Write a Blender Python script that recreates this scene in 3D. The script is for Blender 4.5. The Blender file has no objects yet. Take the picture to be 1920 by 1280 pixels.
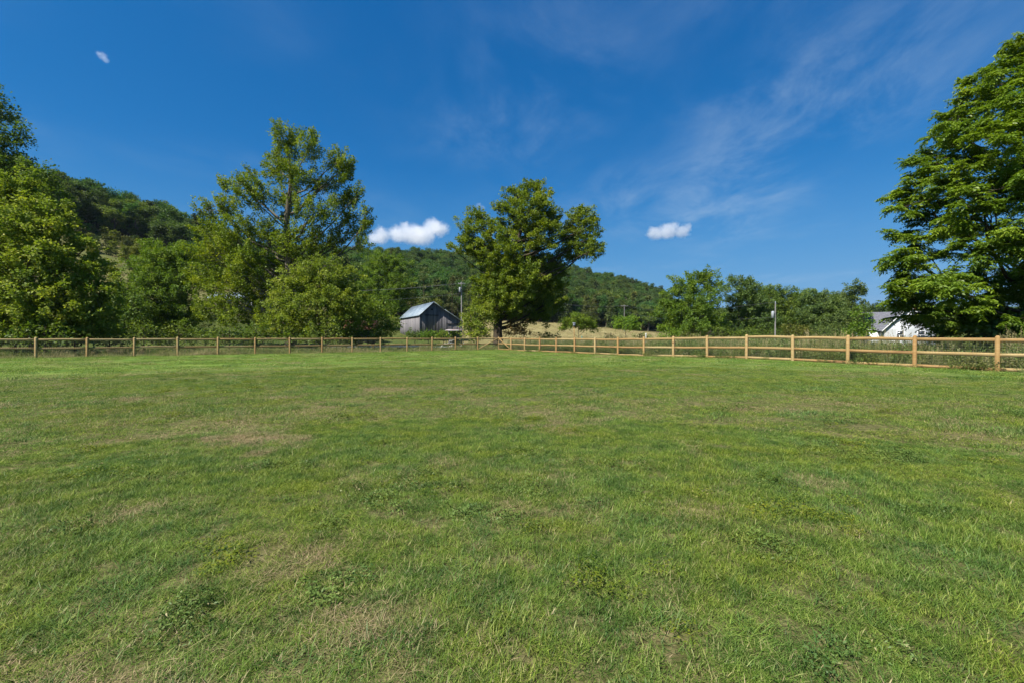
import bpy, math, random
import numpy as np
from mathutils import Vector, Matrix, Euler

random.seed(7)
RNG = np.random.default_rng(11)
C = bpy.context.scene.collection
scene = bpy.context.scene
HC = 1.32                       # camera height
F = 860.0                       # focal length in pixels of a 1920 px wide picture

# ------------------------------------------------------------------ camera
cam_d = bpy.data.cameras.new('camera')
cam = bpy.data.objects.new('camera', cam_d)
C.objects.link(cam)
cam.location = (0, 0, HC)
cam.rotation_euler = (math.radians(90 - 0.533), 0, 0)
cam_d.sensor_width = 36
cam_d.lens = F / 1920 * 36
cam_d.clip_start = 0.05
cam_d.clip_end = 30000
scene.camera = cam

# ------------------------------------------------------------------ sun, sky, exposure
SUN_H = Vector((-0.77, -0.638, 0)).normalized()      # horizontal direction towards the sun
SUN_EL = math.radians(52)
SUN_DIR = (SUN_H * math.cos(SUN_EL) + Vector((0, 0, math.sin(SUN_EL)))).normalized()
sun_d = bpy.data.lights.new('sun', 'SUN')
sun_d.energy = 5.0
sun_d.angle = math.radians(0.5)
sun_d.color = (1.0, 0.95, 0.86)
sun = bpy.data.objects.new('sun', sun_d)
C.objects.link(sun)
sun.rotation_euler = SUN_DIR.to_track_quat('Z', 'Y').to_euler()
sun.location = SUN_DIR * 200

def N(nt, typ, **kw):
    n = nt.nodes.new(typ)
    for k, v in kw.items():
        if k.startswith('i_'):
            key = k[2:]
            key = int(key) if key.isdigit() else key.replace('__', ' ')
            n.inputs[key].default_value = v
        else:
            setattr(n, k, v)
    return n

def math_n(nt, op, a, b=None, c=None, clamp=False):
    n = nt.nodes.new('ShaderNodeMath')
    n.operation = op
    n.use_clamp = clamp
    for i, v in enumerate((a, b, c)):
        if v is None:
            continue
        if isinstance(v, (int, float)):
            n.inputs[i].default_value = v
        else:
            nt.links.new(v, n.inputs[i])
    return n.outputs[0]

def vmath(nt, op, a, b=None, out=0):
    n = nt.nodes.new('ShaderNodeVectorMath')
    n.operation = op
    for i, v in enumerate((a, b)):
        if v is None:
            continue
        if isinstance(v, (tuple, list, Vector)):
            n.inputs[i].default_value = v
        else:
            nt.links.new(v, n.inputs[i])
    return n.outputs[out]

def mixc(nt, fac, a, b, blend='MIX'):
    n = nt.nodes.new('ShaderNodeMix')
    n.data_type = 'RGBA'
    n.blend_type = blend
    for s, v in ((n.inputs[0], fac), (n.inputs[6], a), (n.inputs[7], b)):
        if isinstance(v, (int, float)):
            s.default_value = v
        elif isinstance(v, (tuple, list)):
            s.default_value = tuple(v) + ((1,) if len(v) == 3 else ())
        else:
            nt.links.new(v, s)
    return n.outputs[2]

def noise(nt, vec, scale, detail=4, rough=0.55, out=0, dist=0.0):
    n = nt.nodes.new('ShaderNodeTexNoise')
    n.inputs['Scale'].default_value = scale
    n.inputs['Detail'].default_value = detail
    n.inputs['Roughness'].default_value = rough
    n.inputs['Distortion'].default_value = dist
    if vec is not None:
        nt.links.new(vec, n.inputs['Vector'])
    return n.outputs[out]

def ramp(nt, fac, stops, interp='LINEAR'):
    n = nt.nodes.new('ShaderNodeValToRGB')
    n.color_ramp.interpolation = interp
    e = n.color_ramp.elements
    while len(e) < len(stops):
        e.new(0.5)
    for el, (p, c) in zip(e, stops):
        el.position = p
        el.color = tuple(c) + ((1,) if len(c) == 3 else ())
    if fac is not None:
        nt.links.new(fac, n.inputs[0])
    return n.outputs[0]

def smooth(nt, v, lo, hi):
    n = nt.nodes.new('ShaderNodeMapRange')
    n.interpolation_type = 'SMOOTHSTEP'
    nt.links.new(v, n.inputs[0])
    n.inputs[1].default_value = lo
    n.inputs[2].default_value = hi
    return n.outputs[0]

world = bpy.data.worlds.new('World')
scene.world = world
world.use_nodes = True
nt = world.node_tree
nt.nodes.clear()
w_out = nt.nodes.new('ShaderNodeOutputWorld')
bg = nt.nodes.new('ShaderNodeBackground')
sky = nt.nodes.new('ShaderNodeTexSky')
sky.sky_type = 'NISHITA'
sky.sun_disc = False
sky.sun_elevation = SUN_EL
sky.sun_rotation = math.atan2(SUN_H.x, SUN_H.y)
sky.altitude = 900
sky.air_density = 1.0
sky.dust_density = 0.6
sky.ozone_density = 3.0
bg.inputs['Strength'].default_value = 0.082
hsv = N(nt, 'ShaderNodeHueSaturation')
hsv.inputs['Saturation'].default_value = 1.0
nt.links.new(sky.outputs[0], hsv.inputs['Color'])
# thin cirrus: noise on a flat layer high above, drawn out in one direction
tc = nt.nodes.new('ShaderNodeTexCoord')
sep = nt.nodes.new('ShaderNodeSeparateXYZ')
nt.links.new(tc.outputs['Generated'], sep.inputs[0])
zc = math_n(nt, 'ADD', math_n(nt, 'MAXIMUM', sep.outputs[2], 0.0), 0.06)
px = math_n(nt, 'DIVIDE', sep.outputs[0], zc)
py = math_n(nt, 'DIVIDE', sep.outputs[1], zc)
comb = nt.nodes.new('ShaderNodeCombineXYZ')
nt.links.new(px, comb.inputs[0]); nt.links.new(py, comb.inputs[1])
skyc = mixc(nt, 1.0, hsv.outputs[0], (0.37, 0.56, 0.84), 'MULTIPLY')
sps = nt.nodes.new('ShaderNodeSeparateColor'); nt.links.new(skyc, sps.inputs[0])
cmb = nt.nodes.new('ShaderNodeCombineColor')          # clear dry air: red falls off faster than blue overhead
nt.links.new(math_n(nt, 'MINIMUM', math_n(nt, 'MULTIPLY', math_n(nt, 'POWER', sps.outputs[0], 1.9), 0.46), sps.outputs[0]), cmb.inputs[0])
nt.links.new(math_n(nt, 'MULTIPLY', math_n(nt, 'POWER', sps.outputs[1], 0.8), 0.98), cmb.inputs[1]); nt.links.new(math_n(nt, 'MULTIPLY', math_n(nt, 'POWER', sps.outputs[2], 0.62), 1.54), cmb.inputs[2])
skycol = cmb.outputs[0]
mp = nt.nodes.new('ShaderNodeMapping')
mp.inputs['Rotation'].default_value = (0, 0, math.radians(-28))
mp.inputs['Scale'].default_value = (1.0, 0.55, 1)
mp.inputs['Location'].default_value = (2.3, 0.7, 0)
nt.links.new(comb.outputs[0], mp.inputs[0])
n_fine = noise(nt, mp.outputs[0], 2.4, 10, 0.64, dist=0.35)
n_big = noise(nt, comb.outputs[0], 0.9, 3, 0.5)
def veil(cx, cyy, rx, ryy, amt):
    d_ = vmath(nt, 'LENGTH', vmath(nt, 'MULTIPLY', vmath(nt, 'SUBTRACT', comb.outputs[0], (cx, cyy, 0)), (1 / rx, 1 / ryy, 1)), out=1)
    n_ = nt.nodes.new('ShaderNodeMapRange'); n_.interpolation_type = 'SMOOTHSTEP'
    nt.links.new(d_, n_.inputs[0]); n_.inputs[1].default_value = 0.15; n_.inputs[2].default_value = 1.0; n_.inputs[3].default_value = amt; n_.inputs[4].default_value = 0.0
    return n_.outputs[0]
mask = math_n(nt, 'ADD', veil(1.15, 1.75, 0.62, 0.95, 1.0), veil(1.0, 2.9, 1.1, 1.0, 0.8))
mask = math_n(nt, 'ADD', mask, veil(0.05, 1.75, 0.8, 0.9, 0.3))
mask = math_n(nt, 'ADD', mask, math_n(nt, 'MULTIPLY', smooth(nt, n_big, 0.40, 0.70), 0.45))
wisp = math_n(nt, 'MULTIPLY', mask, smooth(nt, n_fine, 0.36, 0.80))
wisp = math_n(nt, 'MULTIPLY', wisp, 0.40)
low = nt.nodes.new('ShaderNodeMapRange'); low.interpolation_type = 'SMOOTHSTEP'      # paler air towards the horizon, all round
nt.links.new(sep.outputs[2], low.inputs[0]); low.inputs[1].default_value = 0.0; low.inputs[2].default_value = 0.36; low.inputs[3].default_value = 0.62; low.inputs[4].default_value = 0.0
skycol = mixc(nt, low.outputs[0], skycol, (0.95, 2.25, 3.75))
col = mixc(nt, wisp, skycol, (3.2, 4.1, 5.0))
nt.links.new(col, bg.inputs['Color'])
nt.links.new(bg.outputs[0], w_out.inputs['Surface'])

scene.view_settings.view_transform = 'Standard'
scene.view_settings.look = 'None'
scene.view_settings.exposure = 0.95
scene.view_settings.gamma = 1.0
scene.view_settings.use_curve_mapping = False
cy = scene.cycles
cy.max_bounces = 10
cy.diffuse_bounces = 4
cy.glossy_bounces = 2
cy.transmission_bounces = 4
cy.volume_bounces = 6
cy.caustics_reflective = False
cy.caustics_refractive = False

# ------------------------------------------------------------------ helpers
def tag(o, label=None, cat=None, group=None, kind=None):
    if label: o['label'] = label
    if cat: o['category'] = cat
    if group: o['group'] = group
    if kind: o['kind'] = kind
    return o

def empty(name, loc=(0, 0, 0), rz=0):
    o = bpy.data.objects.new(name, None)
    o.empty_display_size = 0.2
    o.location = loc
    o.rotation_euler = (0, 0, rz)
    C.objects.link(o)
    return o

def at(u, y, Y):
    """world point seen at pixel (u, y) of the 1920 px picture, Y metres ahead"""
    return np.array([(u - 960) / F * Y, Y, HC + (632 - y) / F * Y])

class MB:
    """collects quads (and triangles as quads with a doubled corner are avoided) into one mesh"""
    def __init__(s):
        s.v, s.q, s.t, s.m, s.n = [], [], [], [], 0
    def add(s, v, q, tint=None, mat=0):
        v = np.asarray(v, float).reshape(-1, 3); q = np.asarray(q, int).reshape(-1, 4)
        s.v.append(v); s.q.append(q + s.n)
        s.t.append(np.full(len(v), 0.5) if tint is None else (np.full(len(v), tint) if np.isscalar(tint) else np.asarray(tint, float)))
        s.m.append(np.full(len(q), mat)); s.n += len(v)
    def box(s, c, d, R=None, tint=None, mat=0):
        h = np.array(d) / 2
        v = np.array([[x, y, z] for x in (-1, 1) for y in (-1, 1) for z in (-1, 1)]) * h
        if R is not None: v = v @ np.array(R).T
        q = [[0, 1, 3, 2], [4, 6, 7, 5], [0, 4, 5, 1], [2, 3, 7, 6], [0, 2, 6, 4], [1, 5, 7, 3]]
        s.add(v + np.array(c), q, tint, mat)
    def prism(s, poly, depth_vec, tint=None, mat=0):
        """extrude a planar polygon (k,3) along a vector; caps are fanned into quads"""
        p = np.asarray(poly, float); k = len(p); v = np.vstack([p, p + np.array(depth_vec)])
        q = [[i, (i + 1) % k, k + (i + 1) % k, k + i] for i in range(k)]
        if k == 4:
            q += [[3, 2, 1, 0], [4, 5, 6, 7]]
        s.add(v, q, tint, mat)
    def tube(s, path, rad, sides=6, tint=None, mat=0, cap=False):
        P = np.asarray(path, float); k = len(P); r = np.broadcast_to(np.asarray(rad, float), (k,))
        T = np.gradient(P, axis=0); T /= np.linalg.norm(T, axis=1, keepdims=True) + 1e-9
        ref = np.array([0, 0, 1.0]) if abs(T[:, 2]).mean() < 0.8 else np.array([1.0, 0, 0])
        A = np.cross(T, ref); A /= np.linalg.norm(A, axis=1, keepdims=True) + 1e-9
        B = np.cross(T, A)
        th = np.arange(sides) / sides * 2 * np.pi
        v = P[:, None] + r[:, None, None] * (A[:, None] * np.cos(th)[None, :, None] + B[:, None] * np.sin(th)[None, :, None])
        i = np.arange(k - 1)[:, None] * sides; j = np.arange(sides)[None, :]; jn = (j + 1) % sides
        q = np.stack([i + j, i + jn, i + sides + jn, i + sides + j], -1).reshape(-1, 4)
        s.add(v.reshape(-1, 3), q, tint, mat)
        if cap:
            if sides == 4:
                s.add(v[-1], [[0, 1, 2, 3]], tint, mat)
            else:
                m = sides // 2
                s.add(v[-1], [[0, a, a + 1, a + 2] for a in range(1, sides - 2, 2)], tint, mat)
    def leaves(s, c, axis, nrm, L, W, tint, mat=0, fold=0.12):
        c = np.asarray(c); n = len(c)
        a = axis / (np.linalg.norm(axis, axis=1, keepdims=True) + 1e-9)
        sd = np.cross(a, nrm); sd /= np.linalg.norm(sd, axis=1, keepdims=True) + 1e-9
        nn = np.cross(sd, a)
        L = np.broadcast_to(L, (n,))[:, None]; W = np.broadcast_to(W, (n,))[:, None]
        v = np.stack([c, c + a * L * .45 + sd * W * .5 + nn * L * fold, c + a * L, c + a * L * .45 - sd * W * .5 + nn * L * fold], 1)
        q = np.arange(n * 4).reshape(n, 4)
        s.add(v.reshape(-1, 3), q, np.repeat(tint, 4), mat)
    def mesh(s, name, mats, smooth_=False):
        v = np.vstack(s.v); q = np.vstack(s.q); t = np.concatenate(s.t); m = np.concatenate(s.m)
        me = bpy.data.meshes.new(name)
        me.vertices.add(len(v)); me.vertices.foreach_set('co', v.astype(np.float32).ravel())
        me.loops.add(len(q) * 4); me.loops.foreach_set('vertex_index', q.astype(np.int32).ravel())
        me.polygons.add(len(q)); me.polygons.foreach_set('loop_start', (np.arange(len(q)) * 4).astype(np.int32))
        me.polygons.foreach_set('loop_total', np.full(len(q), 4, np.int32))
        me.polygons.foreach_set('material_index', m.astype(np.int32))
        if smooth_: me.polygons.foreach_set('use_smooth', np.ones(len(q), bool))
        at_ = me.attributes.new('tint', 'FLOAT', 'POINT'); at_.data.foreach_set('value', t.astype(np.float32))
        for mm in (mats if isinstance(mats, (list, tuple)) else [mats]): me.materials.append(mm)
        me.update(calc_edges=True)
        return me
    def obj(s, name, mats, parent=None, smooth_=False):
        o = bpy.data.objects.new(name, s.mesh(name, mats, smooth_)); C.objects.link(o)
        if parent: o.parent = parent
        return o

def rotz(a):
    c, s_ = math.cos(a), math.sin(a)
    return np.array([[c, -s_, 0], [s_, c, 0], [0, 0, 1]])

# smooth value noise for the layout of patches
_PERM = np.random.default_rng(5).random((256, 256))
def vnoise(x, y):
    x = np.asarray(x, float); y = np.asarray(y, float)
    xi = np.floor(x).astype(int); yi = np.floor(y).astype(int); fx = x - xi; fy = y - yi
    fx = fx * fx * (3 - 2 * fx); fy = fy * fy * (3 - 2 * fy)
    g = lambda a, b: _PERM[a % 256, b % 256]
    return (g(xi, yi) * (1 - fx) + g(xi + 1, yi) * fx) * (1 - fy) + (g(xi, yi + 1) * (1 - fx) + g(xi + 1, yi + 1) * fx) * fy
def fbm(x, y, o=4):
    t, a, n = 0, 0.5, 0
    for k in range(o):
        t = t + a * vnoise(np.asarray(x) * 2 ** k + 17.3 * k, np.asarray(y) * 2 ** k + 9.1 * k); n += a; a *= .5
    return t / n

# ------------------------------------------------------------------ materials
def newmat(name):
    m = bpy.data.materials.new(name); m.use_nodes = True
    nt = m.node_tree; nt.nodes.clear()
    out = nt.nodes.new('ShaderNodeOutputMaterial')
    return m, nt, out

def principled(nt, out, color, rough=0.8, spec=0.3, bump=None, bstr=0.3, bdist=0.02, metal=0.0):
    p = nt.nodes.new('ShaderNodeBsdfPrincipled')
    if isinstance(color, (tuple, list)): p.inputs['Base Color'].default_value = tuple(color) + (1,)
    else: nt.links.new(color, p.inputs['Base Color'])
    p.inputs['Roughness'].default_value = rough
    p.inputs['Specular IOR Level'].default_value = spec
    p.inputs['Metallic'].default_value = metal
    if bump is not None:
        b = nt.nodes.new('ShaderNodeBump'); b.inputs['Strength'].default_value = bstr; b.inputs['Distance'].default_value = bdist
        nt.links.new(bump, b.inputs['Height']); nt.links.new(b.outputs[0], p.inputs['Normal'])
    nt.links.new(p.outputs[0], out.inputs[0])
    return p

def leaf_mat(name, dark, mid, light, trans=0.38, clump=0.35, gloss=0.012, rough=0.55, vary=0.25):
    m, nt, out = newmat(name)
    a = N(nt, 'ShaderNodeAttribute', attribute_name='tint')
    geo = nt.nodes.new('ShaderNodeNewGeometry')
    c = ramp(nt, a.outputs['Fac'], [(0.0, dark), (0.55, mid), (1.0, light)])
    nz = noise(nt, geo.outputs['Position'], clump, 2)
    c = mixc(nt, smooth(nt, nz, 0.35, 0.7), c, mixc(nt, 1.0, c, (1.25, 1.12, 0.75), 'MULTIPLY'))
    oi = nt.nodes.new('ShaderNodeObjectInfo')
    h = nt.nodes.new('ShaderNodeHueSaturation')
    nt.links.new(c, h.inputs['Color'])
    nt.links.new(math_n(nt, 'MULTIPLY_ADD', oi.outputs['Random'], 2 * vary, 1 - vary), h.inputs['Value'])
    r2 = math_n(nt, 'FRACT', math_n(nt, 'MULTIPLY', oi.outputs['Random'], 7.31))
    nt.links.new(math_n(nt, 'MULTIPLY_ADD', r2, 0.05 * vary / .25, 0.5 - 0.025 * vary / .25), h.inputs['Hue'])
    d = nt.nodes.new('ShaderNodeBsdfDiffuse'); t = nt.nodes.new('ShaderNodeBsdfTranslucent')
    g = N(nt, 'ShaderNodeBsdfGlossy'); g.inputs['Roughness'].default_value = rough
    g.inputs['Color'].default_value = (1, 1, 1, 1)
    nt.links.new(h.outputs[0], d.inputs['Color'])
    nt.links.new(mixc(nt, 1.0, h.outputs[0], (1.25, 1.3, 0.55), 'MULTIPLY'), t.inputs['Color'])
    m1 = nt.nodes.new('ShaderNodeMixShader'); m1.inputs[0].default_value = trans
    nt.links.new(d.outputs[0], m1.inputs[1]); nt.links.new(t.outputs[0], m1.inputs[2])
    m2 = nt.nodes.new('ShaderNodeMixShader'); m2.inputs[0].default_value = gloss
    nt.links.new(m1.outputs[0], m2.inputs[1]); nt.links.new(g.outputs[0], m2.inputs[2])
    nt.links.new(m2.outputs[0], out.inputs[0])
    return m

def bark_mat(name, c1, c2, scale=3.0):
    m, nt, out = newmat(name)
    geo = nt.nodes.new('ShaderNodeNewGeometry')
    mp = nt.nodes.new('ShaderNodeMapping'); mp.inputs['Scale'].default_value = (1, 1, 0.25)
    nt.links.new(geo.outputs['Position'], mp.inputs[0])
    nz = noise(nt, mp.outputs[0], scale, 6, 0.65)
    principled(nt, out, ramp(nt, nz, [(0.35, c1), (0.65, c2)]), 0.9, 0.1, nz, 0.7, 0.05)
    return m

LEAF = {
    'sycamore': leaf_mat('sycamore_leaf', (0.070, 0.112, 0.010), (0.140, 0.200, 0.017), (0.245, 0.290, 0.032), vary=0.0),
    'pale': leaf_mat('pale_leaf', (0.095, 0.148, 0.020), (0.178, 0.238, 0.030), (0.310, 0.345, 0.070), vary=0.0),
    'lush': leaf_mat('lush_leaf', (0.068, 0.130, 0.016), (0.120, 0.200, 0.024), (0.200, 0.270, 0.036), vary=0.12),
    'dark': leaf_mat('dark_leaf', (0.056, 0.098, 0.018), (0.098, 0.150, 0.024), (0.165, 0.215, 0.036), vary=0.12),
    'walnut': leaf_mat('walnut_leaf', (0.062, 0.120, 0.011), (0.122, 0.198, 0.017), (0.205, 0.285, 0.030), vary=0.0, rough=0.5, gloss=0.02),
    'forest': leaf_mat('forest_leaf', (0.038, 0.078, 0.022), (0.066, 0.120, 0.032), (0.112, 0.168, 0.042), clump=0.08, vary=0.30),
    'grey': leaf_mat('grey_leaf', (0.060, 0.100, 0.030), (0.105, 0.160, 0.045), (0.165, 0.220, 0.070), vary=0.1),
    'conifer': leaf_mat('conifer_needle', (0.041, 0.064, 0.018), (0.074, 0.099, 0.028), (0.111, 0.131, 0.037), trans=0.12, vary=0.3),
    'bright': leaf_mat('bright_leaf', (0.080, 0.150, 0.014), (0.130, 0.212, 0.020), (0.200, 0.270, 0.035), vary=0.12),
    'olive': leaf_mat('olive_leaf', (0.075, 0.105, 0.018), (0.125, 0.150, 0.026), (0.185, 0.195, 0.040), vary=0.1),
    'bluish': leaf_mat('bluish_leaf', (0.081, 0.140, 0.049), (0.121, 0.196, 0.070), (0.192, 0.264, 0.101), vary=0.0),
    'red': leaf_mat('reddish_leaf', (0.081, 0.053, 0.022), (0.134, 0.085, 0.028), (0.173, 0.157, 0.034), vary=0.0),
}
BARK = {
    'grey': bark_mat('grey_bark', (0.06, 0.05, 0.035), (0.17, 0.145, 0.11)),
    'dark': bark_mat('dark_bark', (0.030, 0.024, 0.017), (0.085, 0.066, 0.045)),
    'syc': bark_mat('sycamore_bark', (0.09, 0.075, 0.05), (0.33, 0.30, 0.24), 1.1),
}

# ------------------------------------------------------------------ terrain
FC = np.array([-1.405, 48.13])                                # fence corner
E1 = np.array([0.5390, -0.8423]); E2 = np.array([-0.8470, -0.5316])
SP = 2.44
RX_B = np.array([654.6, 656, 657.7, 659, 660.8, 662.5, 664, 665.6, 667, 668.7, 670.2, 671.2, 676, 681.5, 687.8, 695.9])
RX_T = np.array([631.5, 632, 632, 632.5, 632, 632, 632, 632.3, 631.2, 630.2, 628.8, 626.5, 627, 628.4, 628.5, 629.8])
RZ = 48.0 - 2.052 * np.arange(16)
RG = HC - (RX_T + 1.32 * F / RZ - 632) / F * RZ               # ground height under each right-hand post
RG = np.convolve(np.pad(RG, 1, 'edge'), [.25, .5, .25], 'valid')

CU = np.array([-900, -300, 110, 240, 370, 450, 560, 760, 900, 980, 1050, 1150, 1240, 1300, 1400, 1650, 1920, 2600])
PH = np.arctan((CU - 960) / F)
D0 = np.array([45, 45, 48, 50, 50, 51, 52, 60, 66, 70, 72, 75, 80, 90, 95, 95, 95, 95])
D1 = np.array([110, 110, 125, 130, 130, 134, 140, 150, 175, 190, 195, 200, 203, 205, 210, 220, 230, 230])
Z1 = np.array([10, 11, 13, 13.7, 13, 11.5, 10, 7.6, 8.2, 8.2, 7.4, 5.0, 3.0, 2.2, 2.0, 2.0, 2.0, 2.0])
D2 = np.array([240, 240, 270, 280, 300, 320, 350, 400, 420, 430, 440, 460, 480, 500, 500, 500, 500, 500])
Z2 = np.array([50, 52, 54, 53, 48, 43, 49, 60, 64, 60, 55, 48, 33, 20, 13, 13, 10, 8])

def sstep(t):
    t = np.clip(t, 0, 1); return t * t * (3 - 2 * t)

def fence_ab(x, y):
    dx, dy = x - FC[0], y - FC[1]
    return dx * E1[0] + dy * E1[1], dx * E2[0] + dy * E2[1]

def height(x, y):
    x = np.asarray(x, float); y = np.asarray(y, float)
    r = np.hypot(x, y); ph = np.arctan2(x, y)
    p = np.clip(ph, PH[0], PH[-1])
    fade = 1 - sstep((np.abs(ph) - 1.15) / 0.9)
    d0, d1, z1, d2, z2 = (np.interp(p, PH, k) for k in (D0, D1, Z1, D2, Z2))
    h = z1 * sstep((r - d0) / (d1 - d0) * 0.5) * 2 * np.where(r < d1, 1, 1)
    h = np.where(r < d1, h, z1 + (z2 - z1) * (0.35 * np.clip((r - d1) / (d2 - d1), 0, 1) + 0.65 * sstep((r - d1) / (d2 - d1))))
    h = h - np.clip(r - d2, 0, None) * 0.03 * np.clip(z2 / 50, 0, 1)
    far = sstep((r - 900) / 1500)
    h = h * (1 - far) * fade
    h = h + (fbm(x / 35, y / 35, 3) - .5) * 4 * sstep((r - 90) / 120) * fade
    a, b = fence_ab(x, y)
    g = np.interp(a / SP, np.arange(16), RG) * np.exp(-(b / 7.0) ** 2) * sstep((a + 6) / 6)
    return h + g

def hz(x, y): return float(height(np.array([x]), np.array([y]))[0])

nr, na = 190, 420
rr = np.concatenate([[0.0], np.geomspace(1.0, 6000, nr)])
aa = np.linspace(-np.pi, np.pi, na, endpoint=False)
# denser in front
aa = aa - 0.55 * np.sin(aa)
Rg, Ag = np.meshgrid(rr, aa, indexing='ij')
Xg = Rg * np.sin(Ag); Yg = Rg * np.cos(Ag)
Zg = height(Xg, Yg)
ga, gb = fence_ab(Xg, Yg)
inside = (ga > -0.5) & (gb > -0.5) & (ga < 89) & (gb < 89)
Zg = Zg - 0.10 * sstep(np.minimum(np.minimum(ga - 0.2, gb - 0.2), np.minimum(89 - ga, 89 - gb)) / 1.0)
tm = MB()
i = np.arange(nr)[:, None] * na; j = np.arange(na)[None]; jn = (j + 1) % na
tm.add(np.stack([Xg, Yg, Zg], -1).reshape(-1, 3), np.stack([i + j, i + na + j, i + na + jn, i + jn], -1).reshape(-1, 4))

def forest_edge(ph):
    return np.interp(ph, PH, [195, 195, 205, 212, 190, 165, 150, 152, 178, 193, 198, 203, 206, 208, 214, 224, 235, 235])

phg = np.arctan2(Xg, Yg)
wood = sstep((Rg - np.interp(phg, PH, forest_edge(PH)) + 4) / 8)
ug = 960 + F * np.tan(np.clip(phg, -1.4, 1.4))
hayfield = sstep((Rg - 76 - 8 * (fbm(Xg / 9, Yg / 9) - .5)) / 6) * sstep((ug - 800) / 60) * (1 - sstep((ug - 1260) / 80))
meadow = sstep((Rg - 92) / 30) * (1 - sstep((ug - 700) / 100)) * sstep((fbm(Xg / 14, Yg / 14) - .38) / .25)
tan_w = np.maximum(hayfield, meadow * 0.55)

m_terr, nt, out = newmat('rough_ground')
geo = nt.nodes.new('ShaderNodeNewGeometry')
tan_a = N(nt, 'ShaderNodeAttribute', attribute_name='tan').outputs['Fac']
wood_a = N(nt, 'ShaderNodeAttribute', attribute_name='wood').outputs['Fac']
P = geo.outputs['Position']
n1 = noise(nt, P, 0.35, 6, 0.6); n2 = noise(nt, P, 4.0, 5, 0.7)
gcol = mixc(nt, smooth(nt, n1, .3, .7), (0.060, 0.095, 0.020), (0.11, 0.125, 0.035))
tcol = mixc(nt, smooth(nt, noise(nt, P, 0.09, 6, .65), .35, .65), (0.22, 0.195, 0.080), (0.32, 0.275, 0.125))
c = mixc(nt, tan_a, gcol, tcol)
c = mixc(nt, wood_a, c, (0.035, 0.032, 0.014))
c = mixc(nt, smooth(nt, n2, .3, .75), mixc(nt, 1.0, c, (0.72, 0.72, 0.7), 'MULTIPLY'), c)
principled(nt, out, c, 0.95, 0.05, n2, 0.8, 0.2)
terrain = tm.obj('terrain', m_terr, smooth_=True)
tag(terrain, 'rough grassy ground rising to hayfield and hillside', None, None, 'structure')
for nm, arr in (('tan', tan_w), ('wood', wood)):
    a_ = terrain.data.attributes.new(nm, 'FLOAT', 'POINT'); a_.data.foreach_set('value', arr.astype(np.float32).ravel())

# ---- lawn inside the fence: dryness and species laid out once, shared by the sheet and the blades
DRY_SPOTS = []
for (u, y, su, sy, w) in [(1080, 775, 150, 18, .50), (900, 760, 60, 8, .35), (1400, 785, 45, 7, .5), (1340, 812, 30, 5, .5), (1000, 800, 110, 14, .35),
                          (620, 875, 45, 8, .35), (1180, 840, 60, 8, .3), (1110, 1075, 55, 14, .75), (1180, 870, 70, 10, .3), (1250, 1110, 50, 12, .35),
                          (330, 1165, 70, 14, .55), (500, 1080, 60, 18, .45), (420, 1130, 60, 12, .6), (15, 1255, 45, 30, 1.0), (950, 1165, 40, 18, .5),
                          (1450, 1120, 50, 16, .45), (1600, 1005, 60, 14, .5), (1540, 1050, 60, 12, .45), (850, 985, 110, 16, .35), (480, 1020, 50, 10, .4),
                          (1830, 920, 60, 14, .45), (1230, 1210, 60, 25, .45), (480, 780, 80, 6, .25), (180, 800, 110, 8, .2), (750, 730, 120, 6, .2)]:
    Yp = HC * F / (y - 632)
    DRY_SPOTS.append(((u - 960) / F * Yp, Yp, su / F * Yp, max(0.06, HC * F / (y - 632 - sy) - Yp), w))

def dryness(x, y):
    n = fbm(x / 3.1 + 40, y / 3.1, 4); n2 = fbm(x / .7, y / .7 + 31, 3)
    d = np.clip((n - .50) * 1.2, 0, .17) * (.4 + 1.2 * n2) + np.clip((n2 - .62) * 2.0, 0, .4)
    nn = fbm(x / .35 + 5, y / .35, 3)
    for (sx, sy, ax, ay, w) in DRY_SPOTS:
        d = d + .62 * w * np.exp(-((x - sx) / ax) ** 2 - ((y - sy) / ay) ** 2) * np.clip(nn * 4.0 - 1.35, 0, 1.4)
    return np.clip(d * .8, 0, 1)

ln = 300
ag, bg_ = np.meshgrid(np.linspace(0.04, 90, ln), np.linspace(0.04, 90, ln), indexing='ij')
Xl = FC[0] + ag * E1[0] + bg_ * E2[0]; Yl = FC[1] + ag * E1[1] + bg_ * E2[1]
# finer grid near the camera comes from a second pass of spacing: move grid lines towards the camera
def warp(v, c):
    t = (v - c) / np.where(v > c, 90 - c, c); return c + np.sign(t) * np.abs(t) ** 1.8 * np.where(v > c, 90 - c, c)
av = warp(np.linspace(0.04, 90, ln), 39.5); bv = warp(np.linspace(0.04, 90, ln), 23.5)
av[0] = bv[0] = 0.04
ag, bg_ = np.meshgrid(av, bv, indexing='ij')
Xl = FC[0] + ag * E1[0] + bg_ * E2[0]; Yl = FC[1] + ag * E1[1] + bg_ * E2[1]
lm = MB()
i = np.arange(ln - 1)[:, None] * ln; j = np.arange(ln - 1)[None]
lm.add(np.stack([Xl, Yl, height(Xl, Yl)], -1).reshape(-1, 3), np.stack([i + j, i + j + 1, i + ln + j + 1, i + ln + j], -1).reshape(-1, 4)[:, ::-1])
m_lawn, nt, out = newmat('lawn_turf')
geo = nt.nodes.new('ShaderNodeNewGeometry'); P = geo.outputs['Position']
dry_a = N(nt, 'ShaderNodeAttribute', attribute_name='dry').outputs['Fac']
mow = N(nt, 'ShaderNodeAttribute', attribute_name='mow').outputs['Fac']
near = N(nt, 'ShaderNodeAttribute', attribute_name='thatch_shade').outputs['Fac']
nf = noise(nt, P, 9.0, 6, 0.7); nm = noise(nt, P, 0.7, 5, 0.6)
g = mixc(nt, smooth(nt, nm, .35, .65), (0.078, 0.152, 0.025), (0.130, 0.198, 0.040))
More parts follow.
